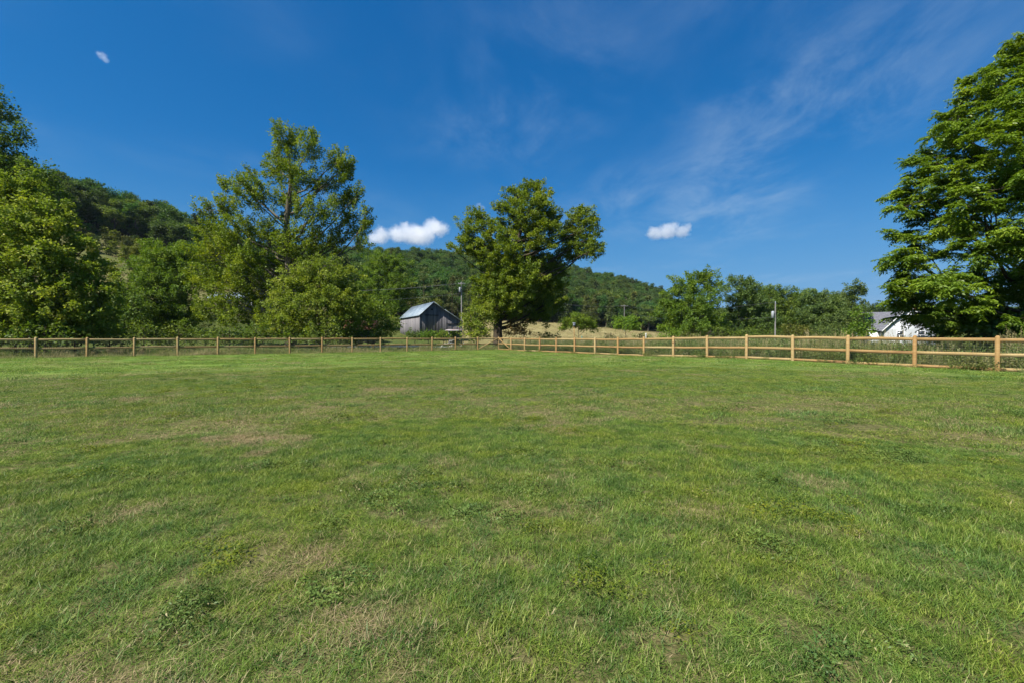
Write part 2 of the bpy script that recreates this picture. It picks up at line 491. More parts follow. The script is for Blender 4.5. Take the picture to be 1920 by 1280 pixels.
g = mixc(nt, mow, g, mixc(nt, 1.0, g, (1.32, 1.20, 1.18), 'MULTIPLY'))  # sheen of leaning mown blades painted in as lighter stripes
d = mixc(nt, smooth(nt, nf, .35, .65), (0.15, 0.105, 0.050), (0.25, 0.185, 0.10))
shaded_soil = mixc(nt, smooth(nt, nf, .35, .65), (0.070, 0.076, 0.024), (0.15, 0.135, 0.060))  # soil and thatch tone, darkened to paint shade between the near blades
c = mixc(nt, near, g, shaded_soil)
c = mixc(nt, dry_a, c, d)
c = mixc(nt, smooth(nt, nf, .3, .7), mixc(nt, 1.0, c, (.7, .72, .7), 'MULTIPLY'), c)
principled(nt, out, c, 0.95, 0.05, nf, 0.8, 0.03)
lawn = lm.obj('lawn', m_lawn, smooth_=True)
tag(lawn, 'mown green lawn with dry tan patches inside the fence', None, None, 'structure')
def setattr_f(o, nm, arr):
    a_ = o.data.attributes.new(nm, 'FLOAT', 'POINT'); a_.data.foreach_set('value', np.asarray(arr, np.float32).ravel())
setattr_f(lawn, 'dry', dryness(Xl, Yl))
def mowing(x, y):  # mowing bands: blade-lean sheen, put into the lawn colours
    rc = np.hypot(x + 14, y - 34) + 2.5 * fbm(x / 12, y / 12, 2)
    return (0.5 + 0.5 * np.sin(rc * 2 * np.pi / 2.6)) * sstep((np.hypot(x, y) - 11) / 10)
mowv = mowing(Xl, Yl)
setattr_f(lawn, 'mow', mowv)
setattr_f(lawn, 'thatch_shade', 1 - sstep((np.hypot(Xl, Yl) - 12) / 16))

# gravel drive behind the left fence
def ground_patch(name, pts, mat, lift, label, n=24):
    """a strip between two edge polylines that follows the ground"""
    A = np.array(pts[0], float); B = np.array(pts[1], float)
    tA = np.linspace(0, 1, n)
    ip = lambda Q: np.stack([np.interp(tA, np.linspace(0, 1, len(Q)), Q[:, k]) for k in (0, 1)], -1)
    A = ip(A); B = ip(B); s = np.linspace(0, 1, 8)
    G = A[:, None] * (1 - s)[None, :, None] + B[:, None] * s[None, :, None]
    Z = height(G[..., 0], G[..., 1]) + lift
    b = MB(); i = np.arange(n - 1)[:, None] * 8; j = np.arange(7)[None]
    b.add(np.dstack([G, Z]).reshape(-1, 3), np.stack([i + j, i + j + 1, i + 8 + j + 1, i + 8 + j], -1).reshape(-1, 4))
    o = b.obj(name, mat, smooth_=True)
    return tag(o, label, None, None, 'structure')
m_grav, nt, out = newmat('gravel')
geo = nt.nodes.new('ShaderNodeNewGeometry')
nz = noise(nt, geo.outputs['Position'], 6, 5, .7)
principled(nt, out, mixc(nt, smooth(nt, nz, .35, .65), (0.13, 0.14, 0.15), (0.28, 0.29, 0.31)), 0.9, 0.1, nz, .6, .05)
ground_patch('gravel_drive', ([(-23, 54), (-13, 57.5), (-8, 56)], [(-25, 61), (-14, 65), (-7, 63)]), m_grav, 0.10, 'grey gravel drive seen through the left fence')
# ------------------------------------------------------------------ wooden fences
m_wood, nt, out = newmat('new_fence_timber')
tcn = nt.nodes.new('ShaderNodeTexCoord')
mp = nt.nodes.new('ShaderNodeMapping'); mp.inputs['Scale'].default_value = (1.2, 14, 14)
nt.links.new(tcn.outputs['Object'], mp.inputs[0])
oi = nt.nodes.new('ShaderNodeObjectInfo')
off = nt.nodes.new('ShaderNodeCombineXYZ'); nt.links.new(math_n(nt, 'MULTIPLY', oi.outputs['Random'], 40.0), off.inputs[0])
vv = vmath(nt, 'ADD', mp.outputs[0], off.outputs[0])
grain = noise(nt, vv, 1.6, 5, .65, dist=0.8)
knot = noise(nt, vv, 0.45, 2, .4)
base = ramp(nt, oi.outputs['Random'], [(0.0, (0.315, 0.195, 0.080)), (0.35, (0.355, 0.245, 0.106)), (0.7, (0.375, 0.290, 0.142)), (1.0, (0.330, 0.215, 0.086))])
c = mixc(nt, smooth(nt, grain, .3, .75), mixc(nt, 1.0, base, (.74, .66, .56), 'MULTIPLY'), base)
c = mixc(nt, smooth(nt, knot, .68, .80), c, (0.15, 0.075, 0.03))
principled(nt, out, c, 0.75, 0.2, grain, 0.4, 0.01)
m_wire, nt, out = newmat('galvanised_wire')
principled(nt, out, (0.16, 0.16, 0.15), 0.6, 0.4)

def rail_mesh(k):
    b = MB(); r = np.random.default_rng(k); n = 7; L = SP - 0.02
    xs = np.linspace(-L / 2, L / 2, n); bow = np.interp(xs, [-L / 2, 0, L / 2], [0, r.normal(0, .012), 0])
    v = []
    for x, dz in zip(xs, bow):
        h = .069 + r.normal(0, .0015); t = .019
        v += [[x, -t, dz - h], [x, t, dz - h], [x, t, dz + h], [x, -t, dz + h]]
    q = [[4 * i + a, 4 * i + (a + 1) % 4, 4 * i + 4 + (a + 1) % 4, 4 * i + 4 + a] for i in range(n - 1) for a in range(4)]
    q += [[3, 2, 1, 0], [4 * n - 4, 4 * n - 3, 4 * n - 2, 4 * n - 1]]
    b.add(v, q); return b.mesh('rail', m_wood)
def post_mesh(k):
    b = MB(); w = .064
    rings = [(-.35, w), (1.262, w), (1.272, w - .004), (1.318, .030)]
    v = []; 
    for z, h in rings: v += [[-h, -h, z], [h, -h, z], [h, h, z], [-h, h, z]]
    q = [[4 * i + a, 4 * i + (a + 1) % 4, 4 * i + 4 + (a + 1) % 4, 4 * i + 4 + a] for i in range(3) for a in range(4)] + [[12, 13, 14, 15]]
    # narrow bevelled corners
    b.add(v, q); return b.mesh('post', m_wood)
RAILS = [rail_mesh(k) for k in range(5)]; POST = post_mesh(0)

def child(name, me, parent, loc, rot):
    o = bpy.data.objects.new(name, me); C.objects.link(o); o.parent = parent; o.location = loc; o.rotation_euler = rot; return o

def fence(corner, e, n_panels, first_post, rail_h, label, side, bottom, SP):
    root = empty('wooden_fence', (corner[0], corner[1], 0)); tag(root, label, 'fence', 'new wooden rail fences round the lawn')
    ang = math.atan2(e[1], e[0]); r = random.Random(3 + int(e[0] * 10))
    zs = []
    for k in range(n_panels + 1):
        p = corner + e * SP * k; zs.append(hz(p[0], p[1]) + (0.0 if k else 0.0))
    for k in range(first_post, n_panels + 1):
        p = e * SP * k
        child('post', POST, root, (p[0], p[1], zs[k] + r.uniform(-.02, .015)), (r.gauss(0, .006), r.gauss(0, .006), ang + r.gauss(0, .03)))
    nrm = np.array([-e[1], e[0]]) * side                       # towards the lawn
    for k in range(n_panels):
        p = e * SP * (k + .5); sl = math.atan2(zs[k + 1] - zs[k], SP); zm = (zs[k] + zs[k + 1]) / 2
        for h in rail_h:
            o = child('rail', RAILS[r.randrange(5)], root, (p[0], p[1], zm + h + r.gauss(0, .008)), (r.gauss(0, .01), -sl + r.gauss(0, .003), ang)); o.scale = (SP / 2.44, 1, 1)
    # welded wire on the lawn side of the rails
    b = MB(); off = nrm * (-.028)
    L = n_panels * SP; w = .0014
    sx = np.arange(0.03, L, .10)
    zz = np.interp(sx, np.arange(n_panels + 1) * SP, zs)
    for s_, z in zip(sx, zz):
        b.tube([[e[0] * s_ - off[0], e[1] * s_ - off[1], z + .03], [e[0] * s_ - off[0], e[1] * s_ - off[1], z + 1.2]], w, 3)
    st = np.arange(n_panels + 1) * SP
    for hgt in np.arange(.06, 1.21, .095):
        b.tube([[e[0] * s_ - off[0], e[1] * s_ - off[1], z + hgt] for s_, z in zip(st, zs)], w, 3)
    tag(b.obj('wire_mesh', m_wire, root), kind='stuff')
    # diagonal brace of the first panel
    b = MB(); z0, z1 = zs[0] + 1.20, zs[1] + .10
    Lb = math.hypot(SP - .12, z0 - z1)
    b.box((0, 0, 0), (Lb, .05, .10))
    br = child('brace', b.mesh('brace', m_wood), root, tuple(np.append(e * SP * .5 + nrm * .05, (z0 + z1) / 2)), (0, math.atan2(z0 - z1, SP - .12), ang))
    return root

fence(FC, E1, 19, 0, (1.15, .60, .055), 'golden rail fence running from the far corner to the right, in full sun', -1, True, 2.44)
fence(FC, E2, 18, 1, (1.15, .60), 'browner rail fence from the far corner to the left below the tall trees', 1, False, 2.48)

# ------------------------------------------------------------------ weathered barn
m_board, nt, out = newmat('weathered_boards')
a = N(nt, 'ShaderNodeAttribute', attribute_name='tint').outputs['Fac']
geo = nt.nodes.new('ShaderNodeNewGeometry')
mp = nt.nodes.new('ShaderNodeMapping'); mp.inputs['Scale'].default_value = (6, 6, .5)
nt.links.new(geo.outputs['Position'], mp.inputs[0])
nz = noise(nt, mp.outputs[0], 2.0, 6, .7)
c = ramp(nt, a, [(0, (0.088, 0.083, 0.094)), (.5, (0.175, 0.168, 0.180)), (1, (0.31, 0.295, 0.30))])
c = mixc(nt, smooth(nt, nz, .3, .7), mixc(nt, 1.0, c, (.62, .60, .60), 'MULTIPLY'), c)
principled(nt, out, c, .92, .08, nz, .5, .02)
m_dark, nt, out = newmat('shade_and_dark_trim'); principled(nt, out, (0.012, 0.011, 0.010), .95, .02)  # near-black for dark trim and for shade painted where openings are
m_tin, nt, out = newmat('blue_grey_tin_roof')
geo = nt.nodes.new('ShaderNodeNewGeometry'); nz = noise(nt, geo.outputs['Position'], .8, 5, .6)
principled(nt, out, mixc(nt, smooth(nt, nz, .35, .7), (0.19, 0.25, 0.31), (0.30, 0.36, 0.41)), .55, .4, None)
m_rust, nt, out = newmat('rusty_tin')
geo = nt.nodes.new('ShaderNodeNewGeometry'); nz = noise(nt, geo.outputs['Position'], 1.4, 6, .7)
principled(nt, out, mixc(nt, smooth(nt, nz, .40, .62), (0.34, 0.36, 0.38), (0.20, 0.075, 0.035)), .6, .4, nz, .2, .02)
m_redroof, nt, out = newmat('rust_red_tin')
geo = nt.nodes.new('ShaderNodeNewGeometry'); nz = noise(nt, geo.outputs['Position'], 1.4, 6, .7)
principled(nt, out, mixc(nt, smooth(nt, nz, .35, .65), (0.15, 0.055, 0.035), (0.24, 0.10, 0.06)), .7, .3, nz, .2, .02)

Yb = 84.0
pA = at(787, 628, Yb)                                  # near left corner of the gable
gA = pA[:2]
gd = np.array([0.90, 0.436]); gd /= np.linalg.norm(gd)  # along the gable, to the right
wd = np.array([-0.436, 0.90])                           # along the long wall, away
zb = hz(*gA) - .15
barn = empty('barn', (gA[0], gA[1], zb)); tag(barn, 'weathered grey board barn with blue-grey metal roof and lean-to behind the fence', 'barn')
def bp(s, d, z): return np.array([gd[0] * s + wd[0] * d, gd[1] * s + wd[1] * d, z])
z0 = zb
EA = HC + (632 - 590) / F * Yb - z0            # eave height left
RD = HC + (632 - 567) / F * (Yb + 1.1) - z0    # ridge
sR = 2.55; sE = 8.1; dL = 16.5
zK, sK = RD - (RD - EA) * .72, 4.6             # where the right slope breaks
zE = HC + (632 - 603) / F * (Yb + 3.4) - z0    # right eave
prof_s = np.array([0, sR, sK, sE]); prof_z = np.array([EA, RD, zK + .35, zE])
R_g = np.array([[gd[0], wd[0], 0], [gd[1], wd[1], 0], [0, 0, 1]])
rb = np.random.default_rng(4)
# planks: each a board of its own thickness, joined since they are about 3 px wide
b = MB(); s = 0.0
while s < sE - .02:
    w = min(rb.uniform(.17, .30), sE - s); zt = np.interp([s, s + w - .015], prof_s, prof_z); pr = rb.uniform(0, .03); bt = rb.uniform(-.05, .25)
    if 2.75 < s < 3.05: bt = 1.5 + 0.6
    lo = [bp(s, -pr, bt), bp(s + w - .015, -pr, bt), bp(s + w - .015, -pr, zt[1] - .03), bp(s, -pr, zt[0] - .03)]
    b.prism(lo, bp(0, .03, 0), rb.beta(2, 2.4)); s += w
tag(b.obj('gable_plank', m_board, barn), kind='stuff')
b = MB(); d = 0.0
while d < dL - .02:
    w = min(rb.uniform(.18, .32), dL - d); pr = rb.uniform(0, .03); bt = rb.uniform(-.05, .2)
    lo = [bp(-pr, d, bt), bp(-pr, d + w - .015, bt), bp(-pr, d + w - .015, EA - .03), bp(-pr, d, EA - .03)]
    b.prism(lo, bp(.03, 0, 0), .25 + .75 * rb.beta(2.4, 2)); d += w  # tint raised: the sunlit wall is painted lighter than the gable
tag(b.obj('side_plank', m_board, barn), kind='stuff')
# near-black inner shell paints in the shade behind the plank gaps
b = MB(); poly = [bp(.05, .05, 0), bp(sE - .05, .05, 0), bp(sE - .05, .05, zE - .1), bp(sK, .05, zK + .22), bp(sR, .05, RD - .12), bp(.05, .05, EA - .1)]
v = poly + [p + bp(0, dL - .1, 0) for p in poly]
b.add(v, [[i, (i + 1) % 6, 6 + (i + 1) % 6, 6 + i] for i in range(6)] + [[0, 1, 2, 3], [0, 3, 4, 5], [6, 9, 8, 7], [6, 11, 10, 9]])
b.obj('shade_liner', m_dark, barn)
# roofs with standing seams
def roof_slab(name, s0, z0_, s1, z1_, mat, over0, over1, parent, d0=-.5, d1=dL + .3, th=.06, seams=True):
    b = MB(); L = math.hypot(s1 - s0, z1_ - z0_); ux, uz = (s1 - s0) / L, (z1_ - z0_) / L
    a0 = (s0 - ux * over0, z0_ - uz * over0); a1 = (s1 + ux * over1, z1_ + uz * over1)
    b.prism([bp(a0[0], d0, a0[1]), bp(a1[0], d0, a1[1]), bp(a1[0], d1, a1[1]), bp(a0[0], d1, a0[1])], (0, 0, th))
    if seams:
        nx, nz_ = -uz, ux
        if nz_ < 0: nx, nz_ = -nx, -nz_
        for d in np.arange(d0 + .25, d1, .61):
            q = [bp(a0[0], d, a0[1] + th + .002), bp(a1[0], d, a1[1] + th + .002), bp(a1[0], d + .05, a1[1] + th + .002), bp(a0[0], d + .05, a0[1] + th + .002)]
            b.prism(q, (0, 0, .035))
    return b.obj(name, mat, parent)
roof_slab('roof', 0, EA, sR, RD, m_tin, .35, -.01, barn)
roof_slab('roof', sR + .004, RD, sK, zK + .35, m_tin, 0, 0, barn)
roof_slab('lean_to_roof', sK + .006, zK + .35, sE, zE, m_tin, 0, 1.0, barn)
# trim: beam lines, door track; black blocks paint the shade of openings
b = MB()
b.box(bp(2.2, -.06, 4.35 / 5.0 * EA + .55), (2.6, .08, .10), R_g); b.obj('beam', m_dark, barn)
b = MB(); b.box(bp(6.6, -.06, EA * .66), (2.9, .08, .09), R_g); b.obj('door_track', m_dark, barn)
b = MB(); b.box(bp(2.9, -.045, 1.0), (.16, .04, 2.0), R_g); b.obj('door_gap_shade', m_dark, barn)
b = MB(); b.box(bp(4.5, -.045, 1.1), (.20, .04, 1.5), R_g); b.obj('door_gap_shade', m_dark, barn)
for dd, zz, ww in ((1.0, 1.75, .8), (9.0, 1.65, 1.3)):
    b = MB(); b.box(bp(-.045, dd, zz), (.04, ww, .26), R_g); b.obj('vent_shade', m_dark, barn)
b = MB(); b.box(bp(2.3, -.05, RD - 1.35), (.28, .04, .28), R_g @ np.array([[.707, 0, -.707], [0, 1, 0], [.707, 0, .707]])); b.obj('gable_vent_shade', m_dark, barn)
for s_ in (sE + .75,):
    b = MB(); b.box(bp(s_, .3, zE * .42), (.14, .14, zE * .84), R_g); b.obj('lean_to_post', m_board, barn)
b = MB(); b.box(bp(-.03, -.03, EA / 2 - .02), (.16, .16, EA - .06), R_g); b.obj('corner_board', m_board, barn)

# low shed roof in front of the lean-to
sh = at(852, 626, 78); shz = hz(sh[0], sh[1])
shed = empty('low_shed', (sh[0], sh[1], shz)); tag(shed, 'low open shed with rust-streaked tin roof against the right end of the barn', 'shed')
b = MB(); zt = HC + (632 - 619) / F * 78 - shz
b.prism([(-1.5, -.9, zt - .12), (1.4, -.9, zt - .12), (1.6, 1.2, zt + .12), (-1.3, 1.2, zt + .12)], (0, 0, .05)); b.obj('roof', m_rust, shed)
for x_, y_ in ((-1.3, -.7), (1.25, -.7), (1.4, 1.0), (-1.1, 1.0)):
    b = MB(); b.box((x_, y_, (zt - .1) / 2), (.1, .1, zt - .14)); b.obj('post', m_board, shed)
b = MB(); b.box((.1, .95, (zt - .15) / 2), (2.3, .06, zt - .2)); b.obj('back_wall', m_board, shed)

# ------------------------------------------------------------------ white house on the right
m_white, nt, out = newmat('white_siding')
geo = nt.nodes.new('ShaderNodeNewGeometry'); nz = noise(nt, geo.outputs['Position'], 1.5, 4, .6)
principled(nt, out, mixc(nt, nz, (0.58, 0.59, 0.61), (0.68, 0.69, 0.70)), .7, .2)
m_trim, nt, out = newmat('white_trim'); principled(nt, out, (0.80, 0.80, 0.80), .6, .3)
m_slate, nt, out = newmat('slate_shingle')
geo = nt.nodes.new('ShaderNodeNewGeometry'); nz = noise(nt, geo.outputs['Position'], 5, 5, .7)
principled(nt, out, mixc(nt, smooth(nt, nz, .3, .7), (0.085, 0.088, 0.105), (0.17, 0.175, 0.20)), .85, .15, nz, .4, .02)
m_glass, nt, out = newmat('window_glass'); principled(nt, out, (0.03, 0.035, 0.045), .08, .6)
m_brick, nt, out = newmat('chimney_brick')
geo = nt.nodes.new('ShaderNodeNewGeometry'); nz = noise(nt, geo.outputs['Position'], 6, 4, .7)
principled(nt, out, mixc(nt, nz, (0.25, 0.08, 0.045), (0.42, 0.16, 0.09)), .9, .1, nz, .5, .02)
def simple_house(name, label, u, Y, rz, parts):
    p = at(u, 632, Y); z = hz(p[0], p[1]) - .2
    root = empty(name, (p[0], p[1], z), rz); tag(root, label, 'house'); return root, z
hs, hz0 = simple_house('white_house', 'white sided house with slate roof, front gable and brick chimney behind the big right tree', 1705, 76, -.45, None)
k = 76 / F; kx = k * .85
gx0, gx1 = -45 * kx, 45 * kx; ze = HC + 15 * k - hz0; zp = HC + 57 * k - hz0
b = MB(); lap = .16                                     # lapped clapboards on the gable front
for zz in np.arange(0, zp - .1, lap):
    for za in (zz,):
        hw = 45 * kx if zz < ze else 45 * kx * (zp - zz) / (zp - ze)
        hw2 = 45 * kx if zz + lap < ze else 45 * kx * max(0, zp - zz - lap) / (zp - ze)
        b.prism([(-hw + .05, 0, zz), (hw - .05, 0, zz), (hw2 - .02, .02, zz + lap), (-hw2 + .02, .02, zz + lap)], (0, .1, 0))
tag(b.obj('front_clapboard', m_white, hs), kind='stuff')
b = MB(); b.box((0, 3.1, ze / 2), (90 * kx - .1, 5.9, ze)); b.obj('wall', m_white, hs)
b = MB(); b.box((-72 * kx + 1.2, 5.3, ze / 2 - .2), (72 * kx - 45 * kx + 2.4, 5.4, ze - .4)); b.obj('side_wall', m_white, hs)
for sg in (-1, 1):
    b = MB(); ov = .35; sl = (zp - ze) / (45 * kx)
    for i_ in range(12):                                  # courses of shingles, each lapping the one below
        t0, t1 = i_ / 12, (i_ + 1) / 12 + .01
        xa, za = sg * (45 * kx + ov) * (1 - t0), zp - sl * (45 * kx + ov) * (1 - t0) + .03
        xb, zb_ = sg * (45 * kx + ov) * (1 - t1), zp - sl * (45 * kx + ov) * (1 - t1) + .03
        if t1 > 1: xb, zb_ = 0, zp + .03
        b.prism([(xa, -.35, za + .02), (xb, -.35, zb_), (xb, 6.1, zb_), (xa, 6.1, za + .02)], (0, 0, .05))
    b.obj('gable_roof', m_slate, hs)
    b = MB(); xa, za = sg * (45 * kx + ov), zp - sl * (45 * kx + ov)
    b.prism([(xa, -.39, za - .14), (0, -.39, zp - .14), (0, -.39, zp + .085), (xa, -.39, za + .085)], (0, .036, 0)); b.obj('rake_board', m_trim, hs)
# main roof behind, ridge running left-right
zr = HC + 47 * k * 1.06 - hz0; ye, yr = 2.4, 5.6; zev = HC + 15 * k - hz0
for nm, (x0, x1) in (('main_roof', (-73 * kx, 44 * kx)),):
    b = MB()
    for i_ in range(14):
        t0, t1 = i_ / 14, (i_ + 1) / 14 + .006
        y0_, z0_ = ye + (yr - ye) * t0, zev + (zr - zev) * t0; y1_, z1_ = ye + (yr - ye) * min(t1, 1), zev + (zr - zev) * min(t1, 1)
        b.prism([(x0, y0_, z0_ + .02), (x1, y0_, z0_ + .02), (x1, y1_, z1_), (x0, y1_, z1_)], (0, 0, .04))
    b.prism([(x0, yr + .003, zr), (x1, yr + .003, zr), (x1, yr + 3.4, zev), (x0, yr + 3.4, zev)], (0, 0, .05))
    b.obj(nm, m_slate, hs)
b = MB(); b.box((-73 * kx + (73 - 50) * kx / 2, ye - .05, zev - .08), (23 * kx, .06, .18)); b.obj('fascia', m_trim, hs)
b = MB(); b.box((18 * kx, 2.2, zp - .2), (.5, .5, 1.7)); b.box((18 * kx, 2.2, zp + .71), (.62, .62, .12)); b.obj('chimney', m_brick, hs)
for xw in (-15.5 * kx, 20.5 * kx):
    w = MB(); zc = HC + 3.5 * k - hz0; hh = 1.35; ww = .95
    for c_, d_ in (((xw, -.03, zc + hh / 2), (ww + .12, .08, .10)), ((xw, -.03, zc - hh / 2), (ww + .2, .12, .07)), ((xw - ww / 2, -.03, zc), (.09, .08, hh - .09)), ((xw + ww / 2, -.03, zc), (.09, .08, hh - .09)), ((xw, -.02, zc), (ww - .1, .05, .05))):
        w.box(c_, d_)
    fr = w.obj('window', m_trim, hs)
    for dz in (-.30, .30):
        g = MB(); g.box((xw, -.012, zc + dz), (ww - .1, .012, hh / 2 - .09)); g.obj('pane', m_glass, fr)

# ------------------------------------------------------------------ low buildings glimpsed through the left trees
def shed_house(name, label, cat, u, Y, w, d, ze_, zr_, wall, roofm, rz=0.0, win=2):
    p = at(u, 632, Y); z = hz(p[0], p[1]) - .15
    root = empty(name, (p[0], p[1], z), rz); tag(root, label, cat)
    b = MB(); b.box((0, 0, ze_ / 2), (w, d, ze_))
    for sx in (-1, 1):
        b.prism([(sx * w / 2, -d / 2, ze_ + .002), (sx * w / 2, d / 2, ze_ + .002), (sx * w / 2, .02, zr_), (sx * w / 2, -.02, zr_)], (-sx * .1, 0, 0))
    b.obj('wall', wall, root)
    for sy in (-1, 1):
        b = MB(); b.prism([(-w / 2 - .3, sy * (d / 2 + .4), ze_ - .15), (w / 2 + .3, sy * (d / 2 + .4), ze_ - .15), (w / 2 + .3, sy * .01, zr_ + .05), (-w / 2 - .3, sy * .01, zr_ + .05)], (0, 0, .06))
        for xx in np.arange(-w / 2, w / 2, .6):
            b.prism([(xx, sy * (d / 2 + .4), ze_ - .085), (xx + .05, sy * (d / 2 + .4), ze_ - .085), (xx + .05, sy * .01, zr_ + .115), (xx, sy * .01, zr_ + .115)], (0, 0, .03))
        b.obj('roof', roofm, root)
    for q in range(win):
        xw = (q - (win - 1) / 2) * w / (win + .2)
        b = MB(); b.box((xw, -d / 2 - .03, ze_ * .55), (1.0, .06, 1.2)); f_ = b.obj('window', m_trim, root)
        b = MB(); b.box((xw, -d / 2 - .066, ze_ * .55), (.8, .02, 1.0)); b.obj('pane', m_glass, f_)
shed_house('farmhouse', 'pale house with grey-blue metal roof glimpsed through the tall left tree', 'house', 455, 96, 10, 6, 2.5, 3.7, m_board, m_tin, .1, 4)
shed_house('old_shed', 'shed with rust-red roof half hidden by dark shrub left of the barn', 'shed', 672, 74, 5.5, 4, 2.0, 3.3, m_board, m_redroof, .25, 0)

# ------------------------------------------------------------------ utility poles and lines
m_pole, nt, out = newmat('weathered_pole'); 
geo = nt.nodes.new('ShaderNodeNewGeometry'); nz = noise(nt, geo.outputs['Position'], 3, 5, .7)
principled(nt, out, mixc(nt, nz, (0.15, 0.14, 0.13), (0.28, 0.27, 0.25)), .9, .1, nz, .3, .02)
m_can, nt, out = newmat('transformer_paint'); principled(nt, out, (0.30, 0.32, 0.34), .55, .3)
m_line, nt, out = newmat('power_cable'); principled(nt, out, (0.10, 0.10, 0.105), .6, .3)
POLE_TOPS = []
def pole(u, ytop, Y, label, arm, can, arm_rot):
    p = at(u, ytop, Y); z = hz(p[0], p[1]); H = p[2] - z
    root = empty('utility_pole', (p[0], p[1], z), arm_rot); tag(root, label, 'utility pole', 'utility poles of the power line')
    b = MB(); b.tube([(0, 0, -.3), (0, 0, H * .5), (0, 0, H)], np.array([.155, .135, .11]) * (1 if arm else .7), 10, cap=True); b.obj('pole', m_pole, root, True)
    if arm:
        b = MB(); b.box((0, -.16, H - .45), (arm, .10, .13)); b.obj('crossarm', m_pole, root)
        for x_ in (-arm * .45, -arm * .18, arm * .18, arm * .45):
            b = MB(); b.tube([(x_, -.16, H - .385), (x_, -.16, H - .30), (x_, -.16, H - .22)], [.05, .07, .03], 6, cap=True); b.obj('insulator', m_can, root)
    else:
        b = MB(); b.tube([(0, 0, H), (0, 0, H + .15), (0, 0, H + .28)], [.05, .07, .03], 6, cap=True); b.obj('insulator', m_can, root)
    if can:
        b = MB(); zc = H - 1.7
        b.tube([(-.42, -.1, zc - .5), (-.42, -.1, zc - .48), (-.42, -.1, zc + .45), (-.42, -.1, zc + .52), (-.42, -.1, zc + .56)], [.15, .20, .20, .15, .05], 12, cap=True)
        t = b.obj('transformer', m_can, root, True)
        b = MB(); b.box((-.2, -.08, zc + .2), (.2, .06, .08)); b.box((-.2, -.08, zc - .2), (.2, .06, .08)); b.obj('bracket', m_pole, t)
    POLE_TOPS.append(np.array([p[0], p[1], p[2]]))
pole(865.5, 529, 96, 'grey utility pole with transformer rising behind the barn', 1.5, True, .5)
pole(1170.5, 572, 170, 'distant utility pole with wide crossarm before the wooded hill', 2.5, False, -.2)
pole(1453.5, 569, 67, 'utility pole with transformer between the right-hand trees', 0, True, 0)
wl = empty('power_line', tuple(POLE_TOPS[0])); tag(wl, 'thin power cables strung between the utility poles across the wooded hill', 'power line')
def cable(A, B, sag):
    t = np.linspace(0, 1, 20)[:, None]; P_ = A * (1 - t) + B * t; P_[:, 2] -= (sag * 4 * t * (1 - t))[:, 0]
    b = MB(); b.tube(P_ - POLE_TOPS[0], .016, 4); b.obj('cable', m_line, wl)
T0, T1, T2 = POLE_TOPS
W0 = np.array([-62.0, 92, T0[2] - 1.0])
for dz, dx in ((-.25, .5), (-.25, -.5), (-2.4, 0)):
    o_ = np.array([dx, 0, dz])
    cable(W0 + o_, T0 + o_, 1.4); cable(T0 + o_, T1 + o_, 2.0)
for dz in (.2, -2.0): cable(T1 + np.array([0, 0, dz - .4]), T2 + np.array([0, 0, dz]), 1.6)

# ------------------------------------------------------------------ small things behind the fence
m_pvc, nt, out = newmat('white_pipe'); principled(nt, out, (0.72, 0.74, 0.75), .5, .4)
m_teal, nt, out = newmat('teal_cap'); principled(nt, out, (0.05, 0.36, 0.38), .5, .4)
for i_, (u, yt, Y, lab) in enumerate([(1019, 636.5, 52, 'white stake behind the fence, nearest the corner post'), (1057, 635.5, 56, 'white stake behind the fence just left of the umbrella-shaped tree'),
                                    (1091, 631, 54, 'white stake with teal cap below the umbrella-shaped tree'), (1156.5, 637, 50, 'thick white stake behind the fence right of the umbrella-shaped tree'), (1211, 625.5, 60, 'tall thin white stake rising above the fence rail'),
                                    (1279, 637, 50, 'thin white stake furthest right along the right fence')]):
    p = at(u, yt, Y); z = hz(p[0], p[1]); r_ = .075 if i_ in (3, 0) else .05
    root = empty('stake', (p[0], p[1], z)); tag(root, lab, 'stake', 'white stakes behind the right fence')
    b = MB(); b.tube([(0, 0, -.1), (.01, 0, (p[2] - z) * .6), (.01, 0, p[2] - z)], r_, 8, cap=True); b.obj('pipe', m_pvc, root, True)
    b = MB(); h_ = p[2] - z; b.tube([(.01, 0, h_ - (.45 if i_ == 2 else .06)), (.01, 0, h_ + .02), (.01, 0, h_ + .05)], [r_ + .012, r_ + .012, r_ * .6], 8, cap=True); b.obj('cap', m_teal if i_ == 2 else m_pvc, root, True)
p = at(1076.5, 607, 56); z = hz(p[0], p[1])
root = empty('birdhouse_pole', (p[0], p[1], z)); tag(root, 'pale yellow wooden pole topped with small grey box inside the umbrella-shaped tree', 'pole')
b = MB(); H_ = p[2] - z; b.box((0, 0, H_ / 2 - .2), (.09, .09, H_ - .2)); b.obj('post', m_wood, root)
b = MB(); b.box((0, 0, H_ - .13), (.26, .24, .32)); hb = b.obj('box', m_can, root)
b = MB(); b.prism([(-.18, -.17, H_ + .035), (.18, -.17, H_ + .035), (.18, .17, H_ + .09), (-.18, .17, H_ + .09)], (0, 0, .03)); b.obj('lid', m_can, hb)

